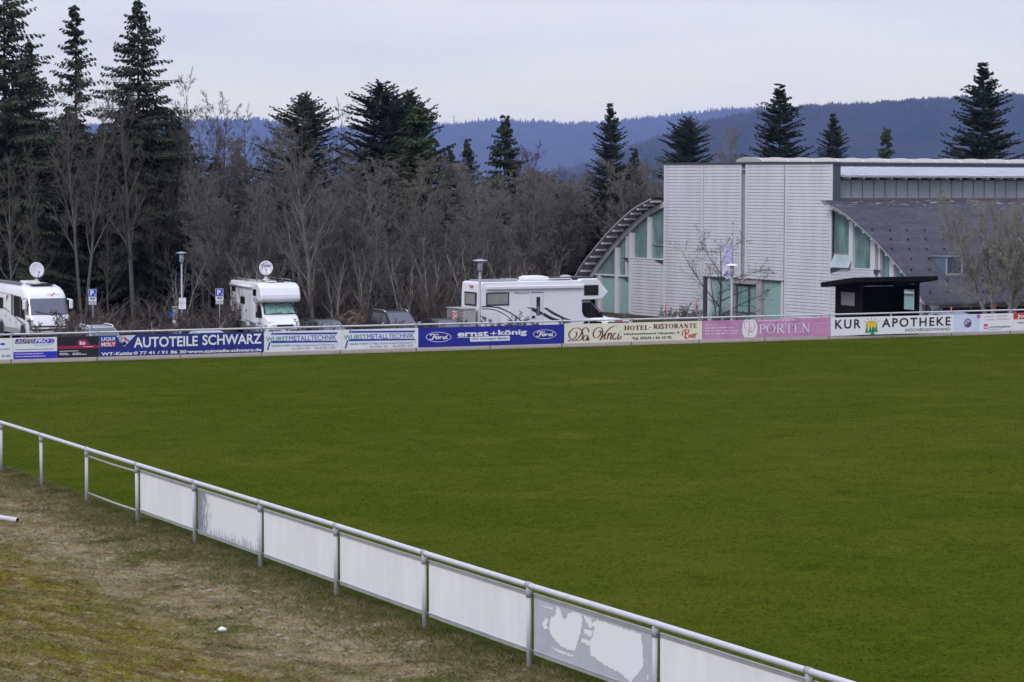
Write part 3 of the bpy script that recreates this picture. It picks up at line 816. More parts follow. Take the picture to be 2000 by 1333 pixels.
SIDING = M('white_siding', (0.585, 0.575, 0.61), 0.55, var=0.085, vscale=0.7, stretch=(1.6, 1.6, .25), detail=7)
TRIM = M('pale_trim', (0.60, 0.60, 0.63), 0.5)
CONC = M('grey_concrete', (0.33, 0.31, 0.31), 0.8, var=0.12, vscale=2)
DARKM = M('dark_sheet_metal', (0.075, 0.085, 0.11), 0.45, 0.3)
TEAL = M('teal_glass', (0.28, 0.43, 0.41), 0.14, spec=0.6, var=0.10, vscale=0.5)
TEALD = M('dark_teal_glass', (0.125, 0.215, 0.205), 0.10, spec=0.6, var=0.30, vscale=1.0, col2=(.23, .34, .33), stretch=(2.0, 2.0, .6))  # paler streaks in the colour stand for reflections on the panes
SLATE = None
def slate_mat():
    mt = bpy.data.materials.new('slate'); mt.use_nodes = True
    n, l = mt.node_tree.nodes, mt.node_tree.links; b = n['Principled BSDF']; b.inputs['Roughness'].default_value = .65; b.inputs['Specular IOR Level'].default_value = .25
    uv = n.new('ShaderNodeUVMap'); br = n.new('ShaderNodeTexBrick')
    br.inputs['Scale'].default_value = 1.0; br.inputs['Brick Width'].default_value = .30; br.inputs['Row Height'].default_value = .17; br.inputs['Mortar Size'].default_value = .008; br.inputs['Mortar Smooth'].default_value = .3
    br.inputs['Color1'].default_value = (.054, .055, .075, 1); br.inputs['Color2'].default_value = (.076, .076, .099, 1); br.inputs['Mortar'].default_value = (.026, .024, .034, 1)
    l.new(uv.outputs['UV'], br.inputs['Vector'])
    nn = n.new('ShaderNodeTexNoise'); nn.inputs['Scale'].default_value = .9; nn.inputs['Detail'].default_value = 6
    mpn = n.new('ShaderNodeMapping'); mpn.inputs['Scale'].default_value = (.35, 1.6, 1); l.new(uv.outputs['UV'], mpn.inputs['Vector']); l.new(mpn.outputs['Vector'], nn.inputs['Vector'])
    mr = n.new('ShaderNodeMapRange'); mr.inputs['From Min'].default_value = .3; mr.inputs['From Max'].default_value = .7; mr.inputs['To Min'].default_value = .75; mr.inputs['To Max'].default_value = 1.2
    l.new(nn.outputs['Fac'], mr.inputs['Value'])
    mx = n.new('ShaderNodeVectorMath'); mx.operation = 'SCALE'; l.new(br.outputs['Color'], mx.inputs[0]); l.new(mr.outputs['Result'], mx.inputs['Scale'])
    # pale flecks of lichen near the ridge
    n2 = n.new('ShaderNodeTexNoise'); n2.inputs['Scale'].default_value = 2.4; n2.inputs['Detail'].default_value = 4
    mp2 = n.new('ShaderNodeMapping'); mp2.inputs['Scale'].default_value = (.55, 3.0, 1); l.new(uv.outputs['UV'], mp2.inputs['Vector']); l.new(mp2.outputs['Vector'], n2.inputs['Vector'])
    sx = n.new('ShaderNodeSeparateXYZ'); l.new(uv.outputs['UV'], sx.inputs[0])
    m3 = n.new('ShaderNodeMapRange'); m3.inputs['From Min'].default_value = 2.2; m3.inputs['From Max'].default_value = .5; m3.inputs['To Max'].default_value = .12; l.new(sx.outputs['Y'], m3.inputs['Value'])
    ad = n.new('ShaderNodeMath'); l.new(n2.outputs['Fac'], ad.inputs[0]); l.new(m3.outputs['Result'], ad.inputs[1])
    m4 = n.new('ShaderNodeMapRange'); m4.inputs['From Min'].default_value = .735; m4.inputs['From Max'].default_value = .76; l.new(ad.outputs[0], m4.inputs['Value'])
    m5 = n.new('ShaderNodeMix'); m5.data_type = 'RGBA'; m5.inputs['B'].default_value = (.48, .46, .46, 1); l.new(m4.outputs['Result'], m5.inputs['Factor']); l.new(mx.outputs[0], m5.inputs['A'])
    l.new(m5.outputs['Result'], b.inputs['Base Color'])
    bp = n.new('ShaderNodeBump'); bp.inputs['Strength'].default_value = .5; bp.inputs['Distance'].default_value = .02; l.new(br.outputs['Fac'], bp.inputs['Height']); bp.invert = True
    l.new(bp.outputs['Normal'], b.inputs['Normal'])
    return mt
SLATE = slate_mat()
def siding(name, t0, t1, z0, z1, w=0.0, pitch=0.19):
    """lap boards: each board leans out at its foot and throws a thin shade on the one below"""
    mb = MB(); n = max(1, int(round((z1 - z0) / pitch))); h = (z1 - z0) / n
    vs = []; fs = []
    for i in range(n):
        a, b = z0 + i * h, z0 + (i + 1) * h
        k = len(vs)
        g = h * .20
        vs += [W(t0, w - .034, a + g), W(t1, w - .034, a + g), W(t1, w - .026, b), W(t0, w - .026, b), W(t0, w + .004, a + g), W(t1, w + .004, a + g), W(t1, w + .004, a), W(t0, w + .004, a), W(t1, w - .026, a), W(t0, w - .026, a)]
        fs += [(k, k + 1, k + 2, k + 3), (k + 4, k + 5, k + 1, k), (k + 7, k + 6, k + 5, k + 4), (k + 9, k + 8, k + 6, k + 7)]
    mb.add(vs, fs); hb(mb, t0, t1, w + .01, w + .30, z0, z1)
    return hbuild(mb, name, SIDING)
T0, T1, T2, T3, T4, T5 = [T_(x) for x in (1298, 1373.5, 1447, 1457, 1533, 1624)]
ZTOP = FP(1298, 322)[1]; ZHD = FP(1455, 545)[1]; ZS0 = FP(1452, 517)[1]; ZS1 = FP(1452, 333)[1]
ZB = LOW - 0.05
for a, b, z0 in ((T1, T0, ZB), (T2, T1, ZHD), (T4, T3, ZHD), (T5, T4, ZB)):
    # the wide panels are divided by pale uprights
    siding('siding', a + .05, b - .05, z0, ZTOP)
def upright(t, z0, z1, wd=0.11, w0=-.05, mat=TRIM):
    mb = MB(); hb(mb, t - wd / 2, t + wd / 2, w0, .02, z0, z1); hbuild(mb, 'upright', mat)
for px, z0 in ((1298.5, ZB), (1372.5, ZB), (1446.5, ZHD), (1457.5, ZHD), (1535.5, ZB), (1623.5, ZB)): upright(T_(px), z0, ZTOP, .13 if px in (1298.5, 1623.5) else .12)
mb = MB(); hb(mb, T3 + .06, T2 - .06, .02, .3, ZHD, ZS0); hb(mb, T3 + .06, T2 - .06, .02, .3, ZS1, ZTOP); hb(mb, T3 + .06, T2 - .06, .25, .32, ZS0, ZS1); hbuild(mb, 'slot_lining', M('slot_grey', (.30, .29, .32), .6))
mb = MB(); hb(mb, T3 + .07, T3 + .17, .20, .245, ZS0 + .02, ZS1 - .02); hbuild(mb, 'slot_window', GLASSD)
mb = MB(); hb(mb, T5 - .12, T0 + .12, -.09, .5, ZTOP + .002, ZTOP + .11); hbuild(mb, 'tower_coping', DARKM)
mb = MB(); hb(mb, T5 - .02, T5 + .02, .03, .55, ZB, ZTOP); hbuild(mb, 'tower_cheek', DARKM)
mb = MB(); hb(mb, 6.0, T0 - .05, .31, 2.6, LOW + 3.2, ZTOP - .05); hbuild(mb, 'tower_core', CONC)
# entrance
def pane(px0, px1, z0, z1, w, mat=TEAL, name='glazing'):
    mb = MB(); hb(mb, T_(px1), T_(px0), w, w + .03, z0, z1); return hbuild(mb, name, mat)
def bar_t(px0, px1, z0, z1, w0, w1, mat=TRIM, name='post'):
    mb = MB(); hb(mb, T_(px1), T_(px0), w0, w1, z0, z1); return hbuild(mb, name, mat)
pane(1385, 1424, ZB, ZHD - .01, .22); pane(1487.5, 1526, ZB, ZHD - .01, .22)
bar_t(1374, 1379, ZB, ZHD - .01, .02, .3, DARKM, 'reveal'); bar_t(1380.5, 1384.5, ZB, ZHD - .01, .08, .24); bar_t(1525, 1529, ZB, ZHD - .01, .05, .24); bar_t(1529.5, 1533, ZB, ZHD - .01, .12, .3, DARKM, 'reveal')
bar_t(1423.5, 1432, ZB, ZHD - .02, .03, .35, CONC, 'pillar'); bar_t(1477, 1487, ZB, ZHD - .02, .03, .35, CONC, 'pillar')
bar_t(1432, 1477, FP(1455, 555)[1], ZHD - .02, .05, .35, CONC, 'lintel')
zd = FP(1455, 556)[1]
door = pane(1433, 1476, ZB, zd - .08, .28, M('door_glass', (.21, .34, .32), .12, spec=.6, var=.2, vscale=.7), 'door')
for a, b_ in ((1432.5, 1434.5), (1455.5, 1458.5), (1475, 1477)): bar_t(a, b_, ZB, zd - .09, .24, .279, DARKM, 'door_frame')
bar_t(1435, 1475, FP(1455, 611)[1] - .06, FP(1455, 611)[1], .245, .2795, DARKM, 'door_rail'); bar_t(1433, 1477, zd - .085, zd, .2, .3, DARKM, 'door_head')
mb = MB(); hb(mb, T4, T1, .5, .6, ZB, ZHD + .3); hbuild(mb, 'inner_wall', CONC)

# arch: rib curve measured on the left wing, mirrored on the right
pts_l = [(1297, 394), (1260, 415), (1228, 443.5), (1206, 466), (1184, 492), (1163, 519), (1152, 537)]
ARC = [FP(*p) for p in pts_l]
ARC = [(t - T0, z) for t, z in ARC]
a0, a1 = ARC[-2], ARC[-1]
ARC.append((a1[0] + (a1[0] - a0[0]) * .9, a1[1] + (a1[1] - a0[1]) * 1.0))
def arc_fine(n=40):
    P = catmull(ARC, 6); return [(float(a), float(b)) for a, b in P]
ARCF = arc_fine()
def off(curve, d):
    out = []
    for i, (t, z) in enumerate(curve):
        a = curve[max(0, i - 1)]; b = curve[min(len(curve) - 1, i + 1)]
        tx, tz = b[0] - a[0], b[1] - a[1]; L = math.hypot(tx, tz)
        out.append((t - tz / L * d, z + tx / L * d))
    return out
def side(curve, s):      # s=+1 left wing, -1 right wing
    return [(T0 + t if s > 0 else T5 - t, z) for t, z in curve]
RLEN = 26.0
for s in (1, -1):
    top = side(off(ARCF, .24), s); bot = side(off(ARCF, .15), s); rib0 = side(off(ARCF, .0), s); rib1 = side(off(ARCF, -.32), s)
    # roof shell
    vs = []; fs = []; n = len(top); uvs = []
    w0 = -.85
    for i in range(n): vs += [W(top[i][0], w0, top[i][1]), W(top[i][0], RLEN, top[i][1]), W(bot[i][0], w0, bot[i][1]), W(bot[i][0], RLEN, bot[i][1])]
    arc = [0.0]
    for i in range(1, n): arc.append(arc[-1] + math.hypot(top[i][0] - top[i - 1][0], top[i][1] - top[i - 1][1]))
    mi = []
    for i in range(n - 1):
        k = 4 * i
        fs += [(k, k + 1, k + 5, k + 4), (k + 2, k + 6, k + 7, k + 3), (k, k + 4, k + 6, k + 2)]; mi += [0, 1, 1]
    fs.append((4 * n - 4, 4 * n - 3, 4 * n - 1, 4 * n - 2)); mi.append(1)
    mb = MB(); mb.add(vs, fs); mb.m = mi
    o = hbuild(mb, 'slate_roof', [SLATE, M('soffit', (.30, .28, .29), .7)])
    me = o.data; uvl = me.uv_layers.new(name='UVMap')
    for poly in me.polygons:
        for li in poly.loop_indices:
            vi = me.loops[li].vertex_index; i = vi // 4
            uvl.data[li].uv = ((w0 if vi % 2 == 0 else RLEN), arc[i])
        poly.use_smooth = poly.material_index == 0
    # curved rib on the gable
    vs = []; fs = []
    for i in range(n): vs += [W(rib0[i][0], -.02, rib0[i][1]), W(rib1[i][0], -.02, rib1[i][1]), W(rib0[i][0], .25, rib0[i][1]), W(rib1[i][0], .25, rib1[i][1])]
    for i in range(n - 1):
        k = 4 * i; fs += [(k, k + 1, k + 5, k + 4), (k + 2, k + 6, k + 7, k + 3), (k, k + 4, k + 6, k + 2), (k + 1, k + 3, k + 7, k + 5)]
    fs += [(0, 2, 3, 1), (4 * n - 4, 4 * n - 3, 4 * n - 1, 4 * n - 2)]
    mb = MB(); mb.add(vs, fs); hbuild(mb, 'gable_rib', M('rib_paint', (.52, .50, .52), .55))
    # purlin ends under the overhang
    tot = arc[-1]; np_ = 14
    for q in range(np_):
        a = .25 + (tot - .6) * q / (np_ - 1)
        i = min(n - 2, max(j for j in range(n) if arc[j] <= a)); f = (a - arc[i]) / max(1e-6, arc[i + 1] - arc[i])
        lo = side(off(ARCF, .02), s); t = lo[i][0] * (1 - f) + lo[i + 1][0] * f; z = lo[i][1] * (1 - f) + lo[i + 1][1] * f
        mb = MB(); hb(mb, t - .07, t + .07, -.78, -.03, z + .0, z + .125); hbuild(mb, 'purlin', M('purlin_paint', (.62, .60, .60), .55))
def roof_z(t):
    d = t - T0 if t > T0 else T5 - t
    c = off(ARCF, .24)
    return float(np.interp(d, [p[0] for p in c], [p[1] for p in c]))
def roof_hit(px, py):
    r = ray(px, py); k0, k1 = 125 / r.y, 175 / r.y; best = None
    for k in np.linspace(k0, k1, 1500):
        p = CAM0 + r * k; v = np.array([p.x, p.y]) - BP
        t, w = np.linalg.solve(np.c_[BU, BV], v)
        if t < T5 and p.z <= roof_z(t): return t, w, p.z
    return None
# wings: clad lower walls, sills, panes
TL1 = T_(1229)
def zrib(t, o=-.34):
    d = t - T0 if t > T0 else T5 - t
    c = off(ARCF, o); return float(np.interp(d, [p[0] for p in c], [p[1] for p in c]))
def slanted_pane(t0, t1, z0, w, mat, zmax=None, name='glazing'):
    n = 7; vs = []; fs = []
    for i in range(n):
        t = t0 + (t1 - t0) * i / (n - 1); zt = max(zrib(t), z0 + .02)
        if zmax is not None: zt = min(zt, zmax)
        vs += [W(t, w, z0), W(t, w, zt)]
    for i in range(n - 1): fs.append((2 * i, 2 * i + 2, 2 * i + 3, 2 * i + 1))
    mb = MB(); mb.add(vs, fs); return hbuild(mb, name, mat)
def slanted_post(t0, t1, z0, w0=.0, w1=.2, mat=TRIM, z1=None, name='post'):
    mb = MB(); z = min(zrib(t0), zrib(t1)) if z1 is None else z1
    if z > z0 + .05: hb(mb, min(t0, t1), max(t0, t1), w0, w1, z0, z); hbuild(mb, name, mat)
ZSL = FP(1262, 505)[1]; ZTR = FP(1205, 539)[1]
TEND = side(ARCF, 1)[-1][0]
def wing(s):
    mir = (lambda t: t) if s > 0 else (lambda t: T5 - (t - T0))
    X = lambda px: mir(T_(px))
    a, b = sorted((X(1297), X(1231)))
    siding('siding', a, b, ZB, ZSL - .06)
    mb = MB(); hb(mb, a, b, -.06, .3, ZSL - .055, ZSL + .02); hbuild(mb, 'sill', TRIM)
    zt2 = FP(1283, 479)[1] if s > 0 else FP(1645, 497)[1]
    slanted_pane(X(1297), X(1269), ZSL + .022, .16, TEALD); slanted_pane(X(1265), X(1235), ZSL + .022, .16, TEALD)
    slanted_post(X(1270), X(1264), ZSL + .021); slanted_post(X(1236), X(1229), ZB, -.03)
    mb = MB(); a2, b2 = sorted((X(1297), X(1271))); hb(mb, a2, b2, .10, .155, zt2 - .05, zt2 + .05); hbuild(mb, 'transom', M('grey_frame', (.22, .22, .24), .5))
    # outer bay
    slanted_pane(X(1222), X(1207), ZTR + .06, .16, TEALD); slanted_pane(X(1202), X(1163), ZTR + .06, .16, TEALD)
    slanted_post(X(1224.5), X(1222), ZTR + .06); slanted_post(X(1228), X(1225), ZTR + .06, .1, .2, M('slot_grey', (.3, .29, .32)))
    slanted_post(X(1207.5), X(1201.5), ZB, -.02)
    mb = MB(); a2, b2 = sorted((X(1229), X(1160))); hb(mb, a2, b2, -.005, .2, ZTR - .04, ZTR + .058); hbuild(mb, 'transom', TRIM)
    mb = MB(); a2, b2 = sorted((X(1229), X(1208))); hb(mb, a2, b2, .14, .17, ZB, ZTR - .05); hbuild(mb, 'glazing', TEAL)
    mb = MB(); a2, b2 = sorted((X(1201), X(1174))); hb(mb, a2, b2, .14, .17, ZB, ZTR - .05); hbuild(mb, 'glazing', TEAL)
    slanted_post(X(1173), X(1168), ZB, .0, .2, TRIM, ZTR - .04); slanted_post(X(1166), X(1162), ZB, .05, .3, M('slot_grey', (.3, .29, .32)), ZTR - .04)
    # back wall that closes the wing
    mb = MB(); a2, b2 = sorted((X(1297), X(1162))); hb(mb, a2, b2, .45, .55, ZB, ZTR); a2, b2 = sorted((X(1297), X(1200))); hb(mb, a2, b2, .45, .55, ZTR, ZSL + .3); hbuild(mb, 'inner_wall', CONC)
    # grey sun fins
    for px0, px1, z in ((1281, 1297, ZSL - .30), (1217, 1229, ZTR - .25), (1217, 1229, ZSL - .25)):
        a2, b2 = X(px0), X(px1)
        mb = MB(); mb.add([W(a2, -.10, z + .22), W(b2, -.10, z + .24), W(b2, -.10, z), W(a2, -.06, z + .22), W(b2, -.06, z + .24), W(b2, -.06, z)], [(0, 1, 2), (3, 5, 4), (0, 2, 5, 3), (1, 4, 5, 2), (0, 3, 4, 1)]); hbuild(mb, 'sun_fin', DARKM)
wing(1); wing(-1)
# tilted vent window on the right wing
q0 = FP(1626, 527)[0]; q1 = FP(1663, 527)[0]; zv0 = FP(1645, 523)[1]; zv1 = FP(1645, 498)[1]
mb = MB(); mb.hexa([W(q0, -.22, zv0), W(q0, -.18, zv0), W(q1, -.18, zv0), W(q1, -.22, zv0), W(q0, .1, zv1), W(q0, .14, zv1), W(q1, .14, zv1), W(q1, .1, zv1)])
hbuild(mb, 'tilted_window', M('pale_glass', (.32, .42, .42), .12, spec=.7, var=.2, vscale=1.2))
# wall under the eave on the long side
te = side(ARCF, -1)[-1]
mb = MB(); hb(mb, te[0] + .5, te[0] + .7, .3, RLEN, ZB, te[1] + .2); hbuild(mb, 'long_wall', CONC)
mb = MB(); hb(mb, te[0] + .42, te[0] + .5, .9, RLEN - 1, LOW + .9, te[1] - .1); hbuild(mb, 'long_window', GLASSD)
# clerestory
TC = T5 + .45
w_a, z_a = RP(1640, 387, TC); _, z_b = RP(1640, 352, TC)
mb = MB(); hb(mb, TC + .02, TC + .06, .56, RLEN, z_a, z_b); hbuild(mb, 'clerestory_glazing', M('milky_glass', (.28, .30, .33), .2, spec=.5, var=.12, vscale=.8))
mb = MB(); hb(mb, TC - .05, TC + .1, .56, RLEN, z_a - .12, z_a - .002); hbuild(mb, 'clerestory_sill', M('brown_grey', (.12, .11, .11), .6))
pitchw = RP(1662.3, 370, TC)[0] - RP(1640, 370, TC)[0]
w = w_a; 
while w < RLEN - 4:
    mb = MB(); hb(mb, TC - .03, TC + .019, w - .022, w + .022, z_a, z_b); hbuild(mb, 'mullion', M('mullion_grey', (.20, .20, .23), .5)); w += pitchw
mb = MB(); hb(mb, TC - .0, TC + .3, .56, RLEN, z_b, z_b + .14); hbuild(mb, 'clerestory_head', M('dark_wall', (.05, .05, .055), .7))  # head strip in one even dark grey
# white sheet roof over the clerestory
ze = RP(1700, 346, T5 - .15)[1]; zr = RP(1700, 328.5, 5.6)[1]
mb = MB(); mb.hexa([W(T5 - .15, .56, ze), W(5.6, .56, zr), W(5.6, RLEN, zr), W(T5 - .15, RLEN, ze), W(T5 - .15, .56, ze + .07), W(5.6, .56, zr + .07), W(5.6, RLEN, zr + .07), W(T5 - .15, RLEN, ze + .07)])
hbuild(mb, 'sheet_roof', M('white_sheet', (.40, .40, .44), .75, var=.12, spec=.1, vscale=.8))
w = .8
while w < RLEN - 4:
    mb = MB(); mb.hexa([W(T5 - .15, w, ze + .072), W(5.6, w, zr + .072), W(5.6, w + .04, zr + .072), W(T5 - .15, w + .04, ze + .072), W(T5 - .15, w, ze + .085), W(5.6, w, zr + .085), W(5.6, w + .04, zr + .085), W(T5 - .15, w + .04, ze + .085)])
    hbuild(mb, 'standing_seam', M('seam', (.36, .36, .40), .7, spec=.1))
    mb = MB(); hb(mb, T5 - .10, TC + .0, w + .25, w + .37, ze - .13, ze - .01); hbuild(mb, 'rafter_end', M('rafter_paint', (.62, .61, .62), .5)); w += .95
mb = MB(); hb(mb, T5 - .22, T5 - .152, .56, RLEN, ze - .02, ze + .09); hbuild(mb, 'gutter', ALU)
# barrel vault rooflight
tv0, zv = FP(1437, 316.5); tv1 = FP(1487, 316.5)[0]; zap = FP(1462, 308.5)[1]
tcv = (tv0 + tv1) / 2; rv = abs(tv0 - tv1) / 2
mb = MB(); hb(mb, tcv - rv * .98, tcv + rv * .98, .02, RLEN, ZTOP - .25, zv); hbuild(mb, 'vault_curb', M('curb_metal', (.16, .18, .21), .45, .3))
mb = MB(); hb(mb, tcv - rv * 1.04, tcv - rv * .985, .02, RLEN, zv - .12, zv - .02); hbuild(mb, 'vault_gutter', DARKM)
vs = []; fs = []; n = 14
for i in range(n + 1):
    a = math.pi * i / n; t = tcv + rv * 1.02 * math.cos(a); z = zv + (zap - zv) * math.sin(a) + .002
    vs += [W(t, .03, z), W(t, RLEN, z)]
for i in range(n): fs.append((2 * i, 2 * i + 1, 2 * i + 3, 2 * i + 2))
fs.append(tuple(2 * i for i in range(n + 1)))
mb = MB(); mb.add(vs, fs); hbuild(mb, 'barrel_vault', M('vault_sheet', (.40, .385, .355), .7, spec=.1, var=.05, vscale=1), smooth_=False)
w = .03
while w < RLEN - 4:
    vs = []; fs = []
    for i in range(n + 1):
        a = math.pi * i / n; t = tcv + rv * 1.04 * math.cos(a); z = zv + (zap - zv + .04) * math.sin(a) + .003
        vs += [W(t, w, z), W(t, w + .09, z), W(t, w, z - .05), W(t, w + .09, z - .05)]
    for i in range(n):
        k = 4 * i; fs += [(k, k + 1, k + 5, k + 4), (k, k + 4, k + 6, k + 2), (k + 1, k + 3, k + 7, k + 5)]
    mb = MB(); mb.add(vs, fs); hbuild(mb, 'vault_rib', M('vault_rib_paint', (.55, .54, .51), .45)); w += 1.75
# dormer on the slate roof
dh = roof_hit(1847, 538); 
tf = dh[0] - .02; zd0 = dh[2]; wa = dh[1]
wb, zd1 = RP(1879, 503, tf); wa2 = RP(1848, 503, tf)[0]
tb = min(np.linspace(T5, tf, 200), key=lambda t: abs(roof_z(t) - zd1))
mb = MB(); mb.add([W(tf, wa2, zd0), W(tf, wa2, zd1), W(tb, wa2, zd1), W(tf, wb, zd0), W(tf, wb, zd1), W(tb, wb, zd1)], [(0, 1, 2), (3, 5, 4), (0, 3, 4, 1), (1, 4, 5, 2), (0, 2, 5, 3)])
dm = hbuild(mb, 'dormer', M('dormer_zinc', (.10, .125, .17), .5, 0, var=.15, vscale=1.5))
mb = MB(); hb(mb, tf - .08, tb + .1, wa2 - .06, wb + .06, zd1 + .002, zd1 + .06); mb.v = [tuple(Vector(p) - HO) for p in mb.v]; mb.build('dormer_roof', M('dormer_cap', (.13, .14, .17), .6), dm)
mb = MB(); hb(mb, tf - .035, tf - .003, wa2 - .02, wa2 + .06, zd0, zd1); hb(mb, tf - .035, tf - .003, wb - .06, wb + .02, zd0, zd1); hb(mb, tf - .034, tf - .003, wa2 + .06, wb - .06, zd0, zd0 + .08)
mb.v = [tuple(Vector(p) - HO) for p in mb.v]; mb.build('dormer_frame', M('dormer_trim', (.33, .34, .37), .5), dm)
mb = MB(); hb(mb, tf - .03, tf - .003, wa2 + .10, wb - .10, zd0 + .12, zd1 - .06); mb.v = [tuple(Vector(p) - HO) for p in mb.v]; mb.build('dormer_window', M('dormer_glass', (.06, .075, .10), .2, spec=.3), dm)
# snow guards
sg = MB(); sg.box((0, 0, .05), (.05, .05, .14)); sg.box((0, 0, .11), (.05, .22, .035)); sgm = sg.mesh('snow_guard', BLACK)
rows = {555: (420, 540, 655, 770, 885), 615: (545, 660, 778, 895), 680: (552, 670, 785, 902), 745: (680, 800), 820: (682, 803, 1055, 1155, 1270), 890: (925, 1045, 1160, 1275), 970: (808, 930, 1045, 1160, 1280)}
for y, xs in rows.items():
    for x in xs:
        h = roof_hit(1580 + x / 3.419, 290 + y / 3.419)
        if h: o = mk_obj('snow_guard', sgm, hall, Vector(W(*h)) - HO, math.atan2(BU[1], BU[0]) + .5)

# ------------------------------------------------------------------ dugout hut behind the far railing
hs = hit(1680, 600, F0 + (-ND) * 1.7, FD)[0]; _h = F0 + FD * hs + (-ND) * 1.7
hut = thing('dugout_hut', 'black timber shelter with a low flat roof behind the far railing', 'hut', (_h[0], _h[1], plane(*_h)), FA)
WOODB = M('black_timber', (0.009, 0.008, 0.008), 0.9, var=.3, vscale=3, stretch=(8, 8, 1), spec=.05)
HW = 3.15; HD = 2.0; zfront = 0
def zl(px, y, q):    # height above the hut's ground of picture row y at the hut's front
    w, z = hit(px, y, _h + (-ND) * q, FD); return z - plane(*_h)
hz = zl(1720, 549, 0); hw2 = hit(1795, 580, _h, FD)[0]; HW = hw2
for nm, lo, hi in (('back_wall', (0, HD - .06, 0), (HW, HD, hz - .15)), ('floor', (0, 0, .01), (HW, HD, .06))):
    b = MB()
    if nm == 'back_wall':
        b.box2((0, HD - .06, 0), (HW, HD, hz - .34))
    else: b.box2(lo, hi)
    b.build(nm, WOODB, hut)
zs0, zs1 = zl(1663, 597, 1.0), zl(1663, 571, 1.0)
for x, nm, win in ((0, 'side_wall', True), (HW - .05, 'side_wall', False)):
    b = MB()
    if win:
        b.box2((x, .08, 0), (x + .05, HD - .06, zs0)); b.box2((x, .08, zs1), (x + .05, HD - .06, hz - .08)); b.box2((x, .08, zs0), (x + .05, .45, zs1)); b.box2((x, HD - .45, zs0), (x + .05, HD - .06, zs1))
    else:
        o2 = _h + FD * HW; ya, yb2 = sorted((hit(1766, 585, o2, -ND)[0], hit(1787, 585, o2, -ND)[0])); z1_ = hit(1776, 566, o2, -ND)[1] - plane(*_h); z0_ = hit(1776, 605, o2, -ND)[1] - plane(*_h)
        b.box2((x, .08, 0), (x + .05, ya, hz - .08)); b.box2((x, yb2, 0), (x + .05, HD - .06, hz - .30)); b.box2((x, ya, 0), (x + .05, yb2, z0_)); b.box2((x, ya, z1_), (x + .05, yb2, hz - .22))
    wl_ = b.build(nm, WOODB, hut)
    if win: b = MB(); b.box2((x + .015, .45, zs0), (x + .03, HD - .45, zs1)); b.build('pane', M('hut_pane', (.17, .17, .18), .2), wl_)  # the pane's pale grey stands for reflected sky
for x in (0.0, HW - .12): b = MB(); b.box2((x, -.04, 0), (x + .12, .08, hz - .02)); b.build('corner_post', WOODB, hut)
b = MB(); b.box2((.06, .5, .42), (HW - .3, .9, .47)); b.build('bench', WOODB, hut)
xr0 = hit(1668, 545, _h + (ND) * .5, FD)[0]; xr1 = hit(1832, 545, _h + ND * .5, FD)[0]
b = MB(); b.hexa([(xr0, -.5, hz), (xr1, -.5, hz), (xr1, HD + .15, hz - .34), (xr0, HD + .15, hz - .34), (xr0, -.5, hz + .20), (xr1, -.5, hz + .20), (xr1, HD + .15, hz - .12), (xr0, HD + .15, hz - .12)]); b.build('roof', M('black_felt', (.011, .011, .011), .95, var=.3, vscale=5, spec=.05), hut)

# ------------------------------------------------------------------ lamps, signs, poles
STEEL = M('lamp_steel', (.30, .31, .34), .45, .4, var=.08)
def lamp(px, ytop, d, label, hat, lw, pr):
    p = col_at(px, d, LOW); z = at_depth(px, ytop, p.y).z - LOW
    r = thing('street_lamp', label, 'street lamp', p, 0, 'street lamps in the car park')
    b = MB(); b.tube([(0, 0, -.1), (0, 0, .8), (0, 0, z - .52)], [pr * 1.25, pr, pr], 12); b.build('pole', STEEL, r, True)
    b = MB(); b.lathe([(lw * .8, z - .54), (lw, z - .50), (lw, z - .44), (lw * .9, z - .44)], n=14); b.build('lantern_base', STEEL, r)
    b = MB(); b.lathe([(lw * .86, z - .44), (lw * .86, z - .06)], n=14); b.build('lantern_glass', M('lantern_glass', (.45, .46, .50), .15, spec=.6), r, True)
    for k in range(4):
        a = k * math.pi / 2 + .4; b = MB(); b.box((lw * .92 * math.cos(a), lw * .92 * math.sin(a), z - .25), (.02, .02, .38)); b.build('lantern_bar', STEEL, r)
    b = MB(); b.lathe([(lw * 1.0, z - .075), (hat, z - .05), (hat * .98, z - .03), (hat * .35, z + .02), (.02, z + .03)], n=24); b.build('hat', M('hat_' + label[:4], (.34, .36, .40) if px < 1400 else (.80, .80, .80), .35, .2), r)
    return r, p, z
l1, lp1, lz1 = lamp(355.5, 493, 130, 'grey street lamp with two white notice plates on its pole', .30, .12, .05)
l2, lp2, lz2 = lamp(937, 508, 122, 'grey street lamp in front of the long motorhome with swoosh stripes', .37, .14, .06)
l3, lp3, lz3 = lamp(1428, 517, 120, 'street lamp with a white hat in front of the hall entrance', .31, .12, .055)
def plates(root, z0, items):
    pass
n_ = thing('notice_plate', 'pair of small white notice plates fixed one above the other to a lamp pole', 'sign', lp1 + Vector((0, -.07, 0)))
for y0, y1, nm in ((582, 591.5, 'upper_plate'), (592.5, 604, 'lower_plate')):
    za, zb = at_depth(357, y1, lp1.y).z - LOW, at_depth(357, y0, lp1.y).z - LOW
    b = MB(); b.box2((-.15, -.02, za), (.23, 0, zb)); o = b.build(nm, WHITE, n_)
    rr = MB()
    for k in range(3): rr.add([(-.11, -.0225, zb - .06 - k * .08), (.16 - k * .05, -.0225, zb - .06 - k * .08), (.16 - k * .05, -.0225, zb - .04 - k * .08), (-.11, -.0225, zb - .04 - k * .08)], [(0, 1, 2, 3)])
    rr.build('fine_print', P['grey'], o, fix=False)
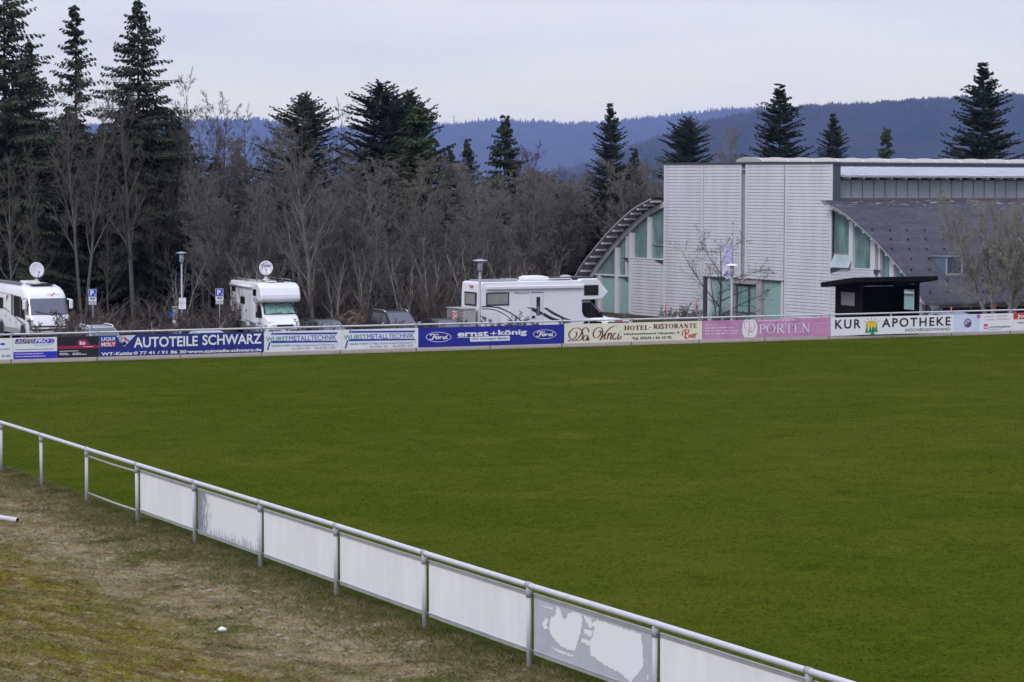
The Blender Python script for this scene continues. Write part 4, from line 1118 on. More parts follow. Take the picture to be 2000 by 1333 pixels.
def parking_sign(px, ytop, d, label, off_):
    p = col_at(px, d, LOW); z = at_depth(px, ytop, p.y).z - LOW
    r = thing('parking_sign', label, 'parking sign', p, 0, 'blue parking signs at the wood edge')
    b = MB(); b.tube([(off_, .035, -.1), (off_, .035, z + .0)], .03, 8); b.build('pole', STEEL, r, True)
    b = MB(); b.box2((-.21, -.02, z - .42), (.21, 0, z)); pl = b.build('parking_plate', M('sign_blue', (.01, .06, .42), .4), r, bevel=.006)
    b = MB(); b.box2((-.205, -.023, z - .415), (-.19, -.021, z - .005)); b.box2((.19, -.023, z - .415), (.205, -.021, z - .005)); b.box2((-.19, -.023, z - .02), (.19, -.021, z - .005)); b.box2((-.19, -.023, z - .415), (.19, -.021, z - .40)); b.build('border', WHITE, pl)
    v, f = text_geo('P', .03); b = MB(); b.add([(-.11 + q[0] * .18, -.024, z - .35 + q[1] * .28) for q in v], f); b.build('letter', WHITE, pl, fix=False)
    b = MB(); b.box2((.10, -.026, z - .37), (.17, -.0235, z - .24)); b.build('meter_symbol', M('pale_blue', (.30, .38, .62), .5), pl)
    b = MB(); b.box2((-.205, -.02, z - .64), (.205, 0, z - .435)); pl = b.build('motorhome_plate', WHITE, r)
    b = MB(); b.add([(x, -.023, z - .60 + y) for x, y in ((-.13, .05), (-.13, .12), (-.05, .14), (.13, .14), (.14, .05), (.09, .05), (.09, .01), (.02, .01), (.02, .05))], [tuple(range(9))]); b.add([(x, -.0235, z - .60 + y) for x, y in ((-.02, .075), (-.02, .11), (.08, .11), (.08, .075))], [(0, 1, 2, 3)], 1); b.build('motorhome_symbol', [P['black'], P['white']], pl, fix=False)
    b = MB(); b.box2((-.205, -.02, z - .84), (.205, 0, z - .66)); pl = b.build('text_plate', M('plate_grey', (.48, .48, .50), .5), r)
    b = MB()
    for k in range(2): b.add([(-.15, -.023, z - .72 - k * .07), (.12, -.023, z - .72 - k * .07), (.12, -.023, z - .70 - k * .07), (-.15, -.023, z - .70 - k * .07)], [(0, 1, 2, 3)])
    b.build('fine_print', P['grey'], pl, fix=False)
parking_sign(181.5, 565, 131, 'blue parking sign right of the leftmost motorhome', .01)
parking_sign(429, 564, 131, 'blue parking sign left of the motorhome with the round dish above its cab', 0)
p = col_at(343, 131, LOW); zt = at_depth(343, 601, p.y).z - LOW
tm = thing('ticket_machine', 'grey parking ticket machine beside the lamp with two notice plates', 'ticket machine', p)
b = MB(); b.box2((-.15, -.12, 0), (.15, .12, zt)); b.build('body', M('machine_grey', (.20, .20, .21), .5), tm, bevel=.01)
b = MB(); b.box2((-.17, -.16, zt + .002), (.19, .16, zt + .06)); b.build('cap', M('cap_grey', (.33, .33, .30), .5), tm)
b = MB(); b.box2((-.11, -.135, zt - .45), (.11, -.121, zt - .12)); b.build('screen_panel', M('screen_panel', (.33, .34, .36), .3), tm)
b = MB(); b.box2((-.11, -.135, zt - .80), (.11, -.121, zt - .62)); b.build('notice', WHITE, tm)
b = MB(); b.add([(x, -.1235, zt - 1.12 + y) for x, y in ((-.09, 0), (.08, .02), (.09, .17), (.02, .06), (.02, .16), (-.05, .05))], [tuple(range(6))]); b.build('emblem', P['scarlet'], tm, fix=False)
b = MB(); b.box2((-.33, -.06, zt - .52), (-.155, -.04, zt - .22)); b.build('side_sign', M('sign_blue', (.01, .06, .42)), tm)
# flagpole with a hanging flag
fp = col_at(1429, 133, LOW); zt = at_depth(1429, 437, fp.y).z - LOW
fl = thing('flagpole', 'tall thin grey flagpole in front of the hall entrance', 'flagpole', fp)
b = MB(); b.tube([(0, 0, -.1), (0, 0, zt)], [.05, .03], 8); b.build('pole', STEEL, fl, True); b = MB(); b.lathe([(.03, zt), (.06, zt + .02), (.06, zt + .06), (.02, zt + .08)], n=10); b.build('finial', STEEL, fl)
def flag_geo(y0, y1, seg=30):
    # folded cloth: narrow at the top where it is hoisted by one corner, wider and wavy below
    rows = [(437 + 16, .0, .02), (466, -.22, .0), (476, -.45, -.02), (486, -.50, -.03), (500, -.48, -.04), (520, -.50, -.05), (535, -.52, -.06), (546, -.34, -.08)]
    vs = []; fs = []; n = 9
    for y, a, b_ in rows:
        z = at_depth(1429, y, fp.y).z - LOW
        for i in range(n):
            u = i / (n - 1); vs.append((a + (b_ - a) * u, .06 * math.sin(u * 9 + z * 2.0) - .07, z))
    for j in range(len(rows) - 1):
        for i in range(n - 1): fs.append((j * n + i, j * n + i + 1, (j + 1) * n + i + 1, (j + 1) * n + i))
    return vs, fs
v, f = flag_geo(0, 0)
b = MB(); b.add(v, f); b.m = [0 if k // 8 in (0, 7) else (1 if k // 8 == 1 else 2) for k in range(len(f))]
fo = b.build('flag', [M('flag_white', (.75, .75, .78), .7), M('flag_gold', (.62, .50, .28), .7, col2=(.75, .74, .74), var=.1, vscale=6), M('flag_blue', (.28, .28, .58), .7, col2=(.70, .70, .78), var=.1, vscale=4, detail=2)], None, True, loc=fp)
tag(fo, 'limp white and blue flag hanging from the flagpole', 'flag')
# orange snow poles
ORANGE = M('orange_paint', (.75, .11, .015), .5); WOODP = M('raw_wood', (.42, .33, .22), .7)
sp_proto = None
for px, yt, d, lab, tilt in ((1298, 593, 139, 'orange and wood snow pole at the left corner of the hall tower', .04), (1358.5, 586, 136, 'orange and wood snow pole left of the clipped shrubs by the hall', .02), (1857, 600, 131, 'orange snow pole over the roof of the silver blue car', 0), (1938, 592, 127, 'leaning orange snow pole at the foot of the many stemmed bare tree', .07), (1603, 617, 128, 'orange snow pole tip left of the black shelter', 0)):
    p = col_at(px, d, LOW); zt = at_depth(px, yt, p.y).z - LOW
    r = thing('snow_pole', lab, 'snow pole', p, 0, 'orange snow poles'); r.rotation_euler = (0, tilt, 0)
    zo = max(0.3, zt - .55)
    b = MB(); b.tube([(0, 0, -.1), (0, 0, zo)], .03, 8); b.build('stake', WOODP, r, True)
    b = MB(); b.tube([(0, 0, zo), (0, 0, zt)], .034, 8); b.build('orange_tip', ORANGE, r, True)
# ------------------------------------------------------------------ vehicles (local X forward, Y left, Z up)
VWHITE = M('vehicle_white', (.76, .76, .77), .28, var=.03, vscale=1.2)
VGREY = M('skirt_grey', (.20, .20, .20), .5)
def wheel(root, x, y, r=.34, w=.22):
    s = 1 if y > 0 else -1
    b = MB(); b.lathe([(r * .62, -w / 2), (r * .94, -w / 2), (r, -w * .3), (r, w * .3), (r * .94, w / 2), (r * .62, w / 2)], (x, y, r), 20, axis='y')
    t = b.build('wheel', RUBBER, root, True)
    b = MB(); b.lathe([(r * .60, -w * .42), (r * .58, w * .3 * s), (r * .2, w * .42 * s)], (x, y, r), 16, axis='y'); b.build('rim', M('rim_grey', (.38, .38, .40), .35, .5), t)
def side_box(root, x0, x1, z0, z1, y, mat, name, th=.012, bevel=0):
    b = MB(); s = -1 if y < 0 else 1
    b.box2((x0, y, z0), (x1, y + s * th, z1)); return b.build(name, mat, root, bevel=bevel)
def side_poly(root, pts, y, mat, name, th=.004):
    b = MB(); s = -1 if y < 0 else 1; b.prism(pts, y, y + s * th); return b.build(name, mat, root)
def side_window(root, x0, x1, z0, z1, y, glass=None, fr=.045):
    s = -1 if y < 0 else 1
    o = side_box(root, x0, x1, z0, z1, y, BLACK, 'window', .02, .01)
    side_box(o, x0 + fr, x1 - fr, z0 + fr, z1 - fr, y + s * .0205, glass or GLASSD, 'pane', .004)
    return o
def side_text(root, s, x0, x1, z0, z1, y, mat, bold=0, shear=0, name='lettering'):
    v, f = text_geo(s, bold, shear); b = MB(); b.add([(x0 + p[0] * (x1 - x0), y, z0 + p[1] * (z1 - z0)) for p in v], f); return b.build(name, mat, root, fix=False)
def front_text(root, s, y0, y1, z0, z1, x, mat, bold=0, shear=0, name='lettering', dx=0):
    v, f = text_geo(s, bold, shear); b = MB(); b.add([(x + dx * p[1], y0 + p[0] * (y1 - y0), z0 + p[1] * (z1 - z0)) for p in v], f); return b.build(name, mat, root, fix=False)
def side_ribbon(root, pts, w, y, mat, name='stripe', vary=0):
    v, f = ribbon(pts, w, vary); b = MB(); b.add([(p[0], y, p[1]) for p in v], f); return b.build(name, mat, root, fix=False)
def mirror_arm(root, x, y, z, h=.42, col=None):
    s = 1 if y > 0 else -1
    b = MB(); b.box((x, y + s * .16, z), (.10, .20, h)); o = b.build('mirror', col or VWHITE, root, bevel=.03)
    b = MB(); b.tube([(x - .02, y - s * .02, z), (x, y + s * .08, z)], .025, 6); b.build('mirror_arm', BLACK, o)
def dish(root_label, cat_label, loc, rz, r, label, text=None):
    t = thing('satellite_dish', label, 'satellite dish', loc, rz)
    # the dish's hollow looks along +X and a little upwards
    n = 28; prof = [(r * k / 6, .16 * r * (k / 6) ** 2) for k in range(0, 7)]
    vs = []; fs = []
    tilt = R(12); cz = .30 + r
    def tr(x, y, z):   # x along axis
        return (x * math.cos(tilt) - z * math.sin(tilt), y, cz + x * math.sin(tilt) + z * math.cos(tilt))
    for rr, h in prof:
        for k in range(n):
            a = 2 * math.pi * k / n; vs.append(tr(h, rr * math.cos(a), rr * 1.06 * math.sin(a)))
    for i in range(6):
        for k in range(n): k2 = (k + 1) % n; fs.append((i * n + k, i * n + k2, (i + 1) * n + k2, (i + 1) * n + k))
    b = MB(); b.add(vs, fs); o = b.build('dish', M('dish_white', (.66, .67, .69), .4), t, True); so = o.modifiers.new('thick', 'SOLIDIFY'); so.thickness = .03
    b = MB(); b.lathe([(.22, 0), (.20, .08), (.10, .14), (.09, .24)], n=14); b.build('dish_base', M('dish_cream', (.60, .57, .46), .5), t)
    b = MB(); b.tube([(0, 0, .16), (-.06, 0, .30), (-.05, 0, cz - .1)], .05, 8); b.build('dish_arm', VGREY, t)
    b = MB(); b.tube([tr(.02, 0, -r * .95), tr(.30, 0, -r * .85), tr(.42, 0, -r * .5)], .018, 6); b.box(tr(.44, 0, -r * .45), (.08, .07, .08)); b.build('feed_arm', VGREY, t)
    if text:
        v, f = text_geo(text, .02); b = MB(); b.add([tr(.10 * r + .10 * ((p[0] - .5) ** 2) + .05, -.28 + p[0] * .56, r * .08 + p[1] * .19) for p in v], f); b.build('lettering', P['ink'], o, fix=False)
        b = MB(); b.box(tr(.16, 0, r * .78), (.02, .03, .12)); b.build('mark', P['ink'], o)
    return t

# ---- motorhome with a bed over the cab, facing the pitch ------------------------------------------------
mc = col_at(548, 131.0, LOW)
hc = math.atan2(-math.cos(R(24.5)), math.sin(R(24.5)))
ca = thing('motorhome', 'white motorhome with a bulging bed over its cab and a green screen behind the windscreen', 'motorhome', mc, hc)
HWc = 1.13
# place it so that its nose stands at mc
ca.location = mc - Vector((math.cos(hc), math.sin(hc), 0)) * 2.1
b = MB(); b.prism([(-3.1, .75), (-3.1, 2.98), (1.0, 2.98), (1.55, 2.96), (1.98, 2.78), (2.16, 2.35), (2.18, 2.12), (2.05, 1.97), (1.62, 1.92), (1.05, 1.90), (.95, .75)], -HWc, HWc)
b.build('body', VWHITE, ca, bevel=.10, seg=3)
b = MB(); b.prism([(-3.08, .38), (-3.08, .745), (.95, .745), (.95, .38)], -HWc + .02, HWc - .02); b.build('skirt', VGREY, ca)
# van nose: narrows upwards
def nose(xs, root, mat, name='cab'):
    vs = []; fs = []
    for x, hw, z0, hw1, z1 in xs: vs += [(x, -hw, z0), (x, -hw, z0 + (z1 - z0) * .55), (x, -hw1, z1 - .05), (x, -hw1 + .12, z1), (x, hw1 - .12, z1), (x, hw1, z1 - .05), (x, hw, z0 + (z1 - z0) * .55), (x, hw, z0)]
    n = len(xs)
    for i in range(n - 1):
        for k in range(7): fs.append((i * 8 + k, i * 8 + k + 1, (i + 1) * 8 + k + 1, (i + 1) * 8 + k))
        fs.append((i * 8 + 7, i * 8, (i + 1) * 8, (i + 1) * 8 + 7))
    fs += [tuple(range(8)), tuple((n - 1) * 8 + k for k in range(7, -1, -1))]
    b = MB(); b.add(vs, fs); return b.build(name, mat, root, bevel=.04)
cab = nose([(.90, 1.0, .38, .93, 1.93), (1.50, 1.0, .36, .90, 1.93), (1.95, 1.0, .36, .96, 1.32), (2.25, .98, .36, .92, 1.24), (2.62, .95, .36, .86, 1.02), (2.84, .88, .36, .80, .82)], ca, VWHITE)
def quad(root, p, mat, name, th=.01):
    a, b_, c, d = [Vector(q) for q in p]; n = (b_ - a).cross(d - a).normalized() * th
    mb = MB(); mb.hexa([a, b_, c, d, a + n, b_ + n, c + n, d + n]); return mb.build(name, mat, root)
ws = quad(cab, [(2.03, -.90, 1.31), (2.03, .90, 1.31), (1.56, .82, 1.915), (1.56, -.82, 1.915)], BLACK, 'windscreen', .02)
SCREEN = M('green_screen', (.04, .20, .16), .35, col2=(.34, .50, .45), vscale=3.2, stretch=(1.0, 2.2, 7.0), detail=2, var=.3)
quad(ws, [(2.048, -.82, 1.35), (2.048, .83, 1.35), (1.62, .76, 1.88), (1.62, -.76, 1.88)], SCREEN, 'screen_blind', .006)
for y0, y1 in ((-.6, .05), (.15, .75)): b = MB(); b.tube([(2.09, y0, 1.33), (2.06, y1, 1.40)], .012, 5); b.build('wiper', BLACK, ws)
for s in (-1, 1):
    b = MB(); b.box((2.62, s * .68, .86), (.22, .36, .2)); b.build('headlight', M('headlamp', (.42, .43, .42), .12, spec=.8), ca, bevel=.05)
b = MB(); b.box((2.86, 0, .72), (.03, .9, .16)); b.build('grille', BLACK, ca); b = MB(); b.box((2.82, 0, .45), (.12, 1.8, .22)); b.build('bumper', VGREY, ca, bevel=.04)
b = MB(); b.box((2.88, 0, .47), (.02, .5, .11)); b.build('number_plate', WHITE, ca)
side_poly(cab, [(1.12, 1.13), (1.10, 1.75), (1.35, 1.84), (1.62, 1.78), (1.92, 1.30), (1.90, 1.12)], -.985, GLASSD, 'cab_window', .03)
side_poly(cab, [(1.12, 1.13), (1.10, 1.75), (1.35, 1.84), (1.62, 1.78), (1.92, 1.30), (1.90, 1.12)], .985, GLASSD, 'cab_window', .03)
for s in (-1, 1): mirror_arm(ca, 1.72, s * 1.0, 1.30, .34, BLACK)
Y = -HWc - .001
side_window(ca, -2.80, -2.10, 2.38, 2.66, Y); side_window(ca, -1.25, -.50, 1.75, 2.16, Y); side_window(ca, .88, 1.42, 2.28, 2.64, Y)
side_window(ca, -1.5, -.3, 1.75, 2.2, -Y); side_window(ca, .9, 1.4, 2.3, 2.62, -Y)
d_ = side_box(ca, -.30, .36, .62, 2.36, Y, M('door_white', (.70, .70, .71), .35), 'entrance_door', .012, .02)
side_box(d_, -.24, -.17, 1.36, 1.52, Y - .013, BLACK, 'handle', .03)
side_box(ca, -2.98, -2.38, .92, 2.14, Y, M('door_white', (.7, .7, .71)), 'locker_door', .01, .02)
for x in (-2.98, -2.38): side_box(ca, x - .008, x + .008, .92, 2.14, Y - .01, M('seam_grey', (.16, .16, .17)), 'seam', .003)
for x in (-.31, .37): side_box(ca, x - .008, x + .008, .62, 2.36, Y - .012, M('seam_grey', (.16, .16, .17)), 'seam', .003)
BLUEG = M('wave_blue', (.05, .09, .26), .4); GREYG = M('wave_grey', (.20, .22, .28), .4)
for pts, mt in (([(-2.3, 1.02), (-1.9, 1.15), (-1.75, 1.42), (-2.0, 1.36), (-1.45, 1.42), (-1.15, 1.12), (-1.0, .95), (-1.5, .98), (-1.8, .98)], GREYG), ([(-2.1, .98), (-1.6, .86), (-1.2, .90), (-1.05, 1.06), (-1.3, 1.02), (-1.5, .93)], BLUEG)): side_poly(ca, pts, Y, mt, 'wave_graphic')
side_ribbon(ca, [(-.35, .92), (.4, .86), (1.0, .80)], .045, Y - .016, BLUEG)
side_ribbon(cab, [(1.15, .84), (1.95, .80)], .05, -1.004, BLUEG)
for pts in ([(.95, 2.10), (1.35, 2.16), (1.75, 2.02)], [(1.0, 2.03), (1.4, 2.07), (1.8, 1.98)]): side_ribbon(ca, pts, .05, Y - .004, GREYG, 'wave_graphic')
b = MB(); b.tube([(-2.9, Y - .06, 2.74), (.72, Y - .06, 2.74)], .075, 10); b.build('awning', M('awning_white', (.70, .70, .70), .35), ca, True)
for s in (-1, 1):
    b = MB(); b.tube([(-3.0, s * .95, 3.13), (1.0, s * .95, 3.13)], .022, 6)
    for x in (-2.9, -1.6, -.3, .9): b.tube([(x, s * .95, 2.96), (x, s * .95, 3.13)], .018, 6)
    b.build('roof_rail', CHROME, ca)
b = MB(); b.box((.55, .1, 3.02), (1.2, .9, .07)); b.build('solar_panel', M('solar_violet', (.07, .05, .10), .15, spec=.7), ca)
b = MB(); b.box((1.25, -.25, 3.03), (.5, .5, .09)); b.build('roof_vent', M('vent_cream', (.62, .60, .52), .4), ca, bevel=.03)
for x in (-1.9, 1.95):
    for s in (-1, 1): wheel(ca, x, s * .98)
b = MB(); b.tube([(-1.9, -HWc - .0, .39), (-1.9, -HWc + .04, .39)], .44, 20); b.build('wheel_arch', BLACK, ca)
b = MB(); b.box((-2.0, -HWc - .004, .58), (.55, .02, .26)); b.build('skirt_hatch', BLACK, ca)
mw = Matrix.Translation(ca.location) @ Matrix.Rotation(hc, 4, 'Z')
dish('', '', mw @ Vector((-1.0, .25, 2.985)), R(-84), .385, 'white satellite dish with blue lettering on the motorhome with the overcab bed', 'Oyster')

# ---- fully integrated motorhome at the left edge -----------------------------------------------------------
hi = math.atan2(-math.cos(R(27.5)), math.sin(R(27.5)))
mi_ = col_at(99, 127.5, LOW)
ai = thing('motorhome', 'white motorhome with a flat wide windscreen at the left picture edge', 'motorhome', mi_ - Vector((math.cos(hi), math.sin(hi), 0)) * 3.35, hi)
HWi = 1.14
def outline(xf, hw, k=10):
    """plan at one height: square tail, rounded nose reaching xf"""
    pts = [(-3.6, -hw), (-3.6, hw)]
    rr = .62; c = []
    for i in range(k + 1):
        a = R(90) - R(180) * i / k
        # superellipse nose
        ca_, sa = math.cos(a), math.sin(a); e = .42
        c.append((xf - rr + rr * math.copysign(abs(ca_) ** e, ca_), hw * math.copysign(abs(sa) ** .55, sa)))
    return pts + c
rowsI = [(.38, 3.46, 1.10), (.62, 3.50, 1.13), (.90, 3.46, HWi), (1.20, 3.34, HWi), (1.40, 3.22, HWi), (1.85, 3.00, 1.12), (2.28, 2.80, 1.10), (2.42, 2.72, 1.09), (2.62, 2.50, 1.06), (2.80, 2.16, 1.0), (2.92, 1.6, .90), (2.965, .9, .78)]
vs = []; fs = []
for z, xf, hw in rowsI:
    for x, y in outline(xf, hw): vs.append((x, y, z))
n = len(outline(3, 1))
for i in range(len(rowsI) - 1):
    for k in range(n): k2 = (k + 1) % n; fs.append((i * n + k, i * n + k2, (i + 1) * n + k2, (i + 1) * n + k))
fs += [tuple(range(n))[::-1], tuple((len(rowsI) - 1) * n + k for k in range(n))]
b = MB(); b.add(vs, fs); ib = b.build('body', VWHITE, ai, True); 
es = ib.modifiers.new('edge', 'EDGE_SPLIT'); es.split_angle = R(40)
def wrap(z0, z1, ks, mat, name, out=.012, k0=0):
    """a strip that follows the rounded nose between two heights"""
    def at(z):
        zs = [r[0] for r in rowsI]; return float(np.interp(z, zs, [r[1] for r in rowsI])), float(np.interp(z, zs, [r[2] for r in rowsI]))
    vs = []; fs = []; m_ = 5
    for j in range(m_):
        z = z0 + (z1 - z0) * j / (m_ - 1); xf, hw = at(z); o_ = outline(xf + out, hw + out)[2:]
        for k in ks: vs.append((o_[k][0], o_[k][1], z))
    q = len(ks)
    for j in range(m_ - 1):
        for k in range(q - 1): fs.append((j * q + k, j * q + k + 1, (j + 1) * q + k + 1, (j + 1) * q + k))
    b = MB(); b.add(vs, fs); return b.build(name, mat, ai, True)
wrap(1.43, 2.27, list(range(1, 10)), M('screen_glass', (.10, .10, .14), .08, spec=.9, var=.25, vscale=.8), 'windscreen')
wrap(1.42, 2.28, [0, 1], M('pillar_grey', (.30, .29, .29), .5), 'pillar', .014); wrap(1.42, 2.28, [9, 10], M('pillar_grey', (.3, .29, .29)), 'pillar', .014)
wrap(.80, .88, list(range(2, 9)), BLACK, 'grille'); wrap(.62, .72, list(range(2, 9)), BLACK, 'grille'); wrap(.39, .56, list(range(1, 10)), VGREY, 'bumper')
wrap(.62, 1.12, [8, 9], M('headlamp_dark', (.12, .12, .13), .15, spec=.8), 'headlight', .016); wrap(.62, 1.12, [1, 2], M('headlamp_dark', (.12, .12, .13)), 'headlight', .016)
for s in (-1, 1):
    b = MB(); b.box((3.02, s * 1.02, 1.22), (.09, .07, .10)); b.build('indicator', P['scarlet'], ai, bevel=.02)
    b = MB(); b.box((2.90, s * 1.25, 1.95), (.16, .20, .50)); o = b.build('mirror', VWHITE, ai, bevel=.06); b = MB(); b.tube([(2.72, s * 1.1, 2.22), (2.9, s * 1.25, 2.18)], .04, 6); b.build('mirror_arm', VWHITE, o)
for y0, y1, z1 in ((-.75, .10, 1.62), (.0, .85, 1.56)): b = MB(); b.tube([(3.25, y1, 1.44), (3.17, y0, z1)], .016, 5); b.build('wiper', BLACK, ai)
front_text(ai, 'ca', .02, .22, 2.44, 2.52, 2.762, P['grey'], dx=-.05); front_text(ai, 'hago', .46, .74, 2.42, 2.52, 2.762, P['grey'], dx=-.05)
b = MB(); b.add([(2.765, .18, 2.42), (2.765, .28, 2.42), (2.70, .50, 2.56), (2.70, .40, 2.56)], [(0, 1, 2, 3)]); b.build('emblem', P['red'], ai, fix=False)
Yi = -1.142
side_poly(ai, [(.55, 1.30), (.55, 2.36), (1.7, 2.34), (2.15, 2.10), (2.60, 1.52), (2.62, 1.12), (2.2, 1.2)], Yi + .03, GLASSD, 'cab_window', .036)
side_box(ai, 1.75, 1.80, 1.2, 2.3, Yi - .005, VGREY, 'window_bar', .006)
side_box(ai, .12, .40, 1.30, 2.40, Yi, GLASSD, 'side_window', .012); side_box(ai, .42, .48, 1.1, 2.42, Yi, VWHITE, 'window_post', .014)
side_window(ai, -2.6, -1.5, 1.55, 2.15, Yi)
side_ribbon(ai, [(.45, 1.32), (1.4, 1.10), (2.1, .98), (2.75, .88)], .07, Yi - .004, BLACK)
side_ribbon(ai, [(-2.4, 1.62), (-1.2, 1.6), (-.2, 1.42)], .05, Yi - .004, BLACK)
side_ribbon(ai, [(-3.2, 2.44), (.1, 2.36)], .02, Yi - .004, BLACK)
side_text(ai, 'ca', -1.05, -.75, 1.98, 2.12, Yi - .004, P['grey']); side_poly(ai, [(-.95, 2.12), (-.75, 2.12), (-.50, 2.32), (-.72, 2.32)], Yi, P['red'], 'emblem')
for x, z in ((-1.0, 1.12), (.9, .86), (-.2, .95)): side_box(ai, x, x + .12, z, z + .16, Yi, VGREY, 'flap', .008)
side_box(ai, .6, 1.2, .66, 1.1, Yi, M('door_white', (.7, .7, .71)), 'locker_door', .006, .02)
b = MB(); b.prism([(-3.58, .36), (-3.58, .64), (1.55, .64), (1.8, .36)], Yi - .006, Yi + .3); b.build('skirt', M('skirt_beige', (.30, .29, .28), .5), ai)
for x in (-1.75, 2.25):
    for s in (-1, 1): wheel(ai, x, s * 1.03, .36)
    b = MB(); b.tube([(x, -1.152, .42), (x, -1.10, .42)], .47, 22); b.build('wheel_arch', BLACK, ai); b = MB(); v, f = ring(x, .42, .56, .58, .46, .48, 24); b.add([(p[0], -1.156, max(.30, p[1])) for p in v], f); b.build('arch_trim', M('skirt_beige', (.3, .29, .28)), ai, fix=False)
b = MB(); b.box2((-3.3, -1.02, 2.97), (1.25, -.86, 3.06)); b.build('awning_case', VGREY, ai, bevel=.02)
b = MB(); b.box2((-3.2, -.7, 2.97), (-.6, .7, 3.02)); b.build('solar_panel', BLACK, ai); b = MB(); b.box2((-.3, -.55, 2.97), (.5, .25, 3.10)); b.build('roof_vent', VWHITE, ai, bevel=.04); b = MB(); b.box2((1.0, -.6, 2.93), (2.0, .6, 2.99)); b.build('roof_window', GLASSD, ai, bevel=.02)
mw = Matrix.Translation(ai.location) @ Matrix.Rotation(hi, 4, 'Z')
dish('', '', mw @ Vector((.75, .05, 2.97)), R(-62), .40, 'plain white satellite dish on the roof of the leftmost motorhome')

# ---- long motorhome seen from its side, tail to the left -----------------------------------------------------
hl = R(27.0)
ml = col_at(937, 128.5, LOW)        # near rear corner
LW = 1.16
fx = Vector((math.cos(hl), math.sin(hl), 0)); ly = Vector((-fx.y, fx.x, 0))
al = thing('motorhome', 'long white motorhome with black swoosh stripes and a pointed bed over the cab', 'motorhome', ml + ly * LW, hl)
b = MB(); b.prism([(0, .55), (0.05, 2.6), (.10, 3.10), (.22, 3.16), (6.0, 3.18), (6.05, 3.26), (7.05, 3.26), (7.72, 2.52), (7.32, 2.14), (6.12, 2.12), (6.12, 1.50), (6.28, 1.15), (6.6, .9), (6.6, .55)], -LW, LW)
b.build('body', VWHITE, al, bevel=.05, seg=3)
b = MB(); b.prism([(.05, .35), (.05, .545), (6.6, .545), (6.6, .35)], -LW + .03, LW - .03); b.build('skirt', VGREY, al)
cb = nose([(6.0, 1.0, .38, .92, 2.10), (6.75, 1.0, .36, .90, 2.08), (7.55, 1.0, .36, .96, 1.26), (7.9, .98, .36, .92, 1.14), (8.35, .95, .36, .84, 1.0), (8.55, .9, .36, .8, .80)], al, VWHITE)
quad(cb, [(7.58, -.9, 1.27), (7.58, .9, 1.27), (6.82, .82, 2.07), (6.82, -.82, 2.07)], GLASSD, 'windscreen', .015)
for s in (-1, 1):
    side_poly(cb, [(6.16, 1.40), (6.16, 1.98), (6.72, 1.98), (7.45, 1.25), (7.40, 1.12), (6.6, 1.14), (6.35, 1.22)], s * .985, GLASSD, 'cab_window', .035)
    side_box(cb, 6.72, 6.78, 1.14, 1.95, s * 1.021, BLACK, 'window_bar', .006); mirror_arm(al, 7.30, s * 1.02, 1.32, .30, BLACK)
    b = MB(); b.box((8.3, s * .7, .85), (.25, .34, .2)); b.build('headlight', M('headlamp', (.42, .43, .42)), al, bevel=.05)
Y = -LW - .001
LINEN = M('linen_blind', (.26, .25, .24), .25, var=.15, vscale=3)
side_window(al, .36, 1.72, 1.92, 2.62, Y, LINEN, .07); side_window(al, 6.22, 7.10, 2.36, 2.92, Y, None, .06); side_window(al, 2.2, 3.4, 1.9, 2.6, -Y)
d_ = side_box(al, 3.03, 3.74, .62, 2.50, Y, M('door_white', (.7, .7, .71)), 'entrance_door', .008, .03)
side_box(d_, 3.34, 3.56, 1.36, 2.34, Y - .009, BLACK, 'door_window', .014, .04); side_box(d_, 3.38, 3.52, 1.40, 1.86, Y - .024, M('door_pane', (.16, .16, .19), .12), 'pane', .003); side_box(d_, 3.07, 3.26, 1.20, 1.34, Y - .009, BLACK, 'handle', .02, .03)
side_box(al, 3.0, 3.76, 2.56, 2.60, Y, M('seam_grey', (.16, .16, .17)), 'rain_strip', .02)
for x in (3.02, 3.75): side_box(al, x - .008, x + .008, .62, 2.5, Y - .008, M('seam_light', (.42, .42, .44)), 'seam', .002)
SW = M('swoosh_dark', (.022, .022, .035), .35)
side_ribbon(al, [(.12, 1.88), (.6, 1.88), (1.2, 1.78), (1.8, 1.52), (2.3, 1.20), (2.7, .85)], .065, Y - .003, SW, 'swoosh'); side_ribbon(al, [(.12, 1.76), (.5, 1.76), (1.0, 1.66), (1.5, 1.42), (1.9, 1.10), (2.1, .85)], .045, Y - .003, SW, 'swoosh')
side_poly(al, [(2.72, 1.82), (3.02, 1.78), (3.02, 1.68)], Y, SW, 'swoosh'); side_poly(d_, [(3.05, 1.80), (3.3, 1.72), (3.72, 1.50), (3.72, 1.36), (3.3, 1.50), (3.05, 1.62)], Y - .0095, SW, 'swoosh')
side_poly(al, [(3.77, 1.74), (3.95, 1.76), (4.5, 1.46), (5.1, 1.18), (5.9, .96), (5.5, .98), (4.9, 1.14), (4.3, 1.40)], Y, M('swoosh_grey', (.045, .05, .065), .35), 'swoosh')
side_poly(al, [(3.77, 1.50), (4.3, 1.24), (5.0, 1.02), (5.55, .94), (4.9, .90), (4.2, 1.10), (3.77, 1.32)], Y, SW, 'swoosh')
side_text(al, 'PHoeniX', 2.05, 2.92, 2.50, 2.62, Y - .003, P['black'], .005)
side_box(al, .20, 1.12, .66, 1.56, Y, M('door_white', (.7, .7, .71)), 'locker_door', .006, .03); side_box(al, .24, .34, 1.24, 1.34, Y - .007, BLACK, 'handle', .02)
for x in (.20, 1.12): side_box(al, x - .008, x + .008, .66, 1.56, Y - .0065, M('seam_light', (.42, .42, .44)), 'seam', .002)
b = MB(); b.box2((.34, Y - .13, 2.76), (6.15, Y - .001, 2.95)); b.build('awning', M('awning_white', (.7, .7, .7)), al, bevel=.04)
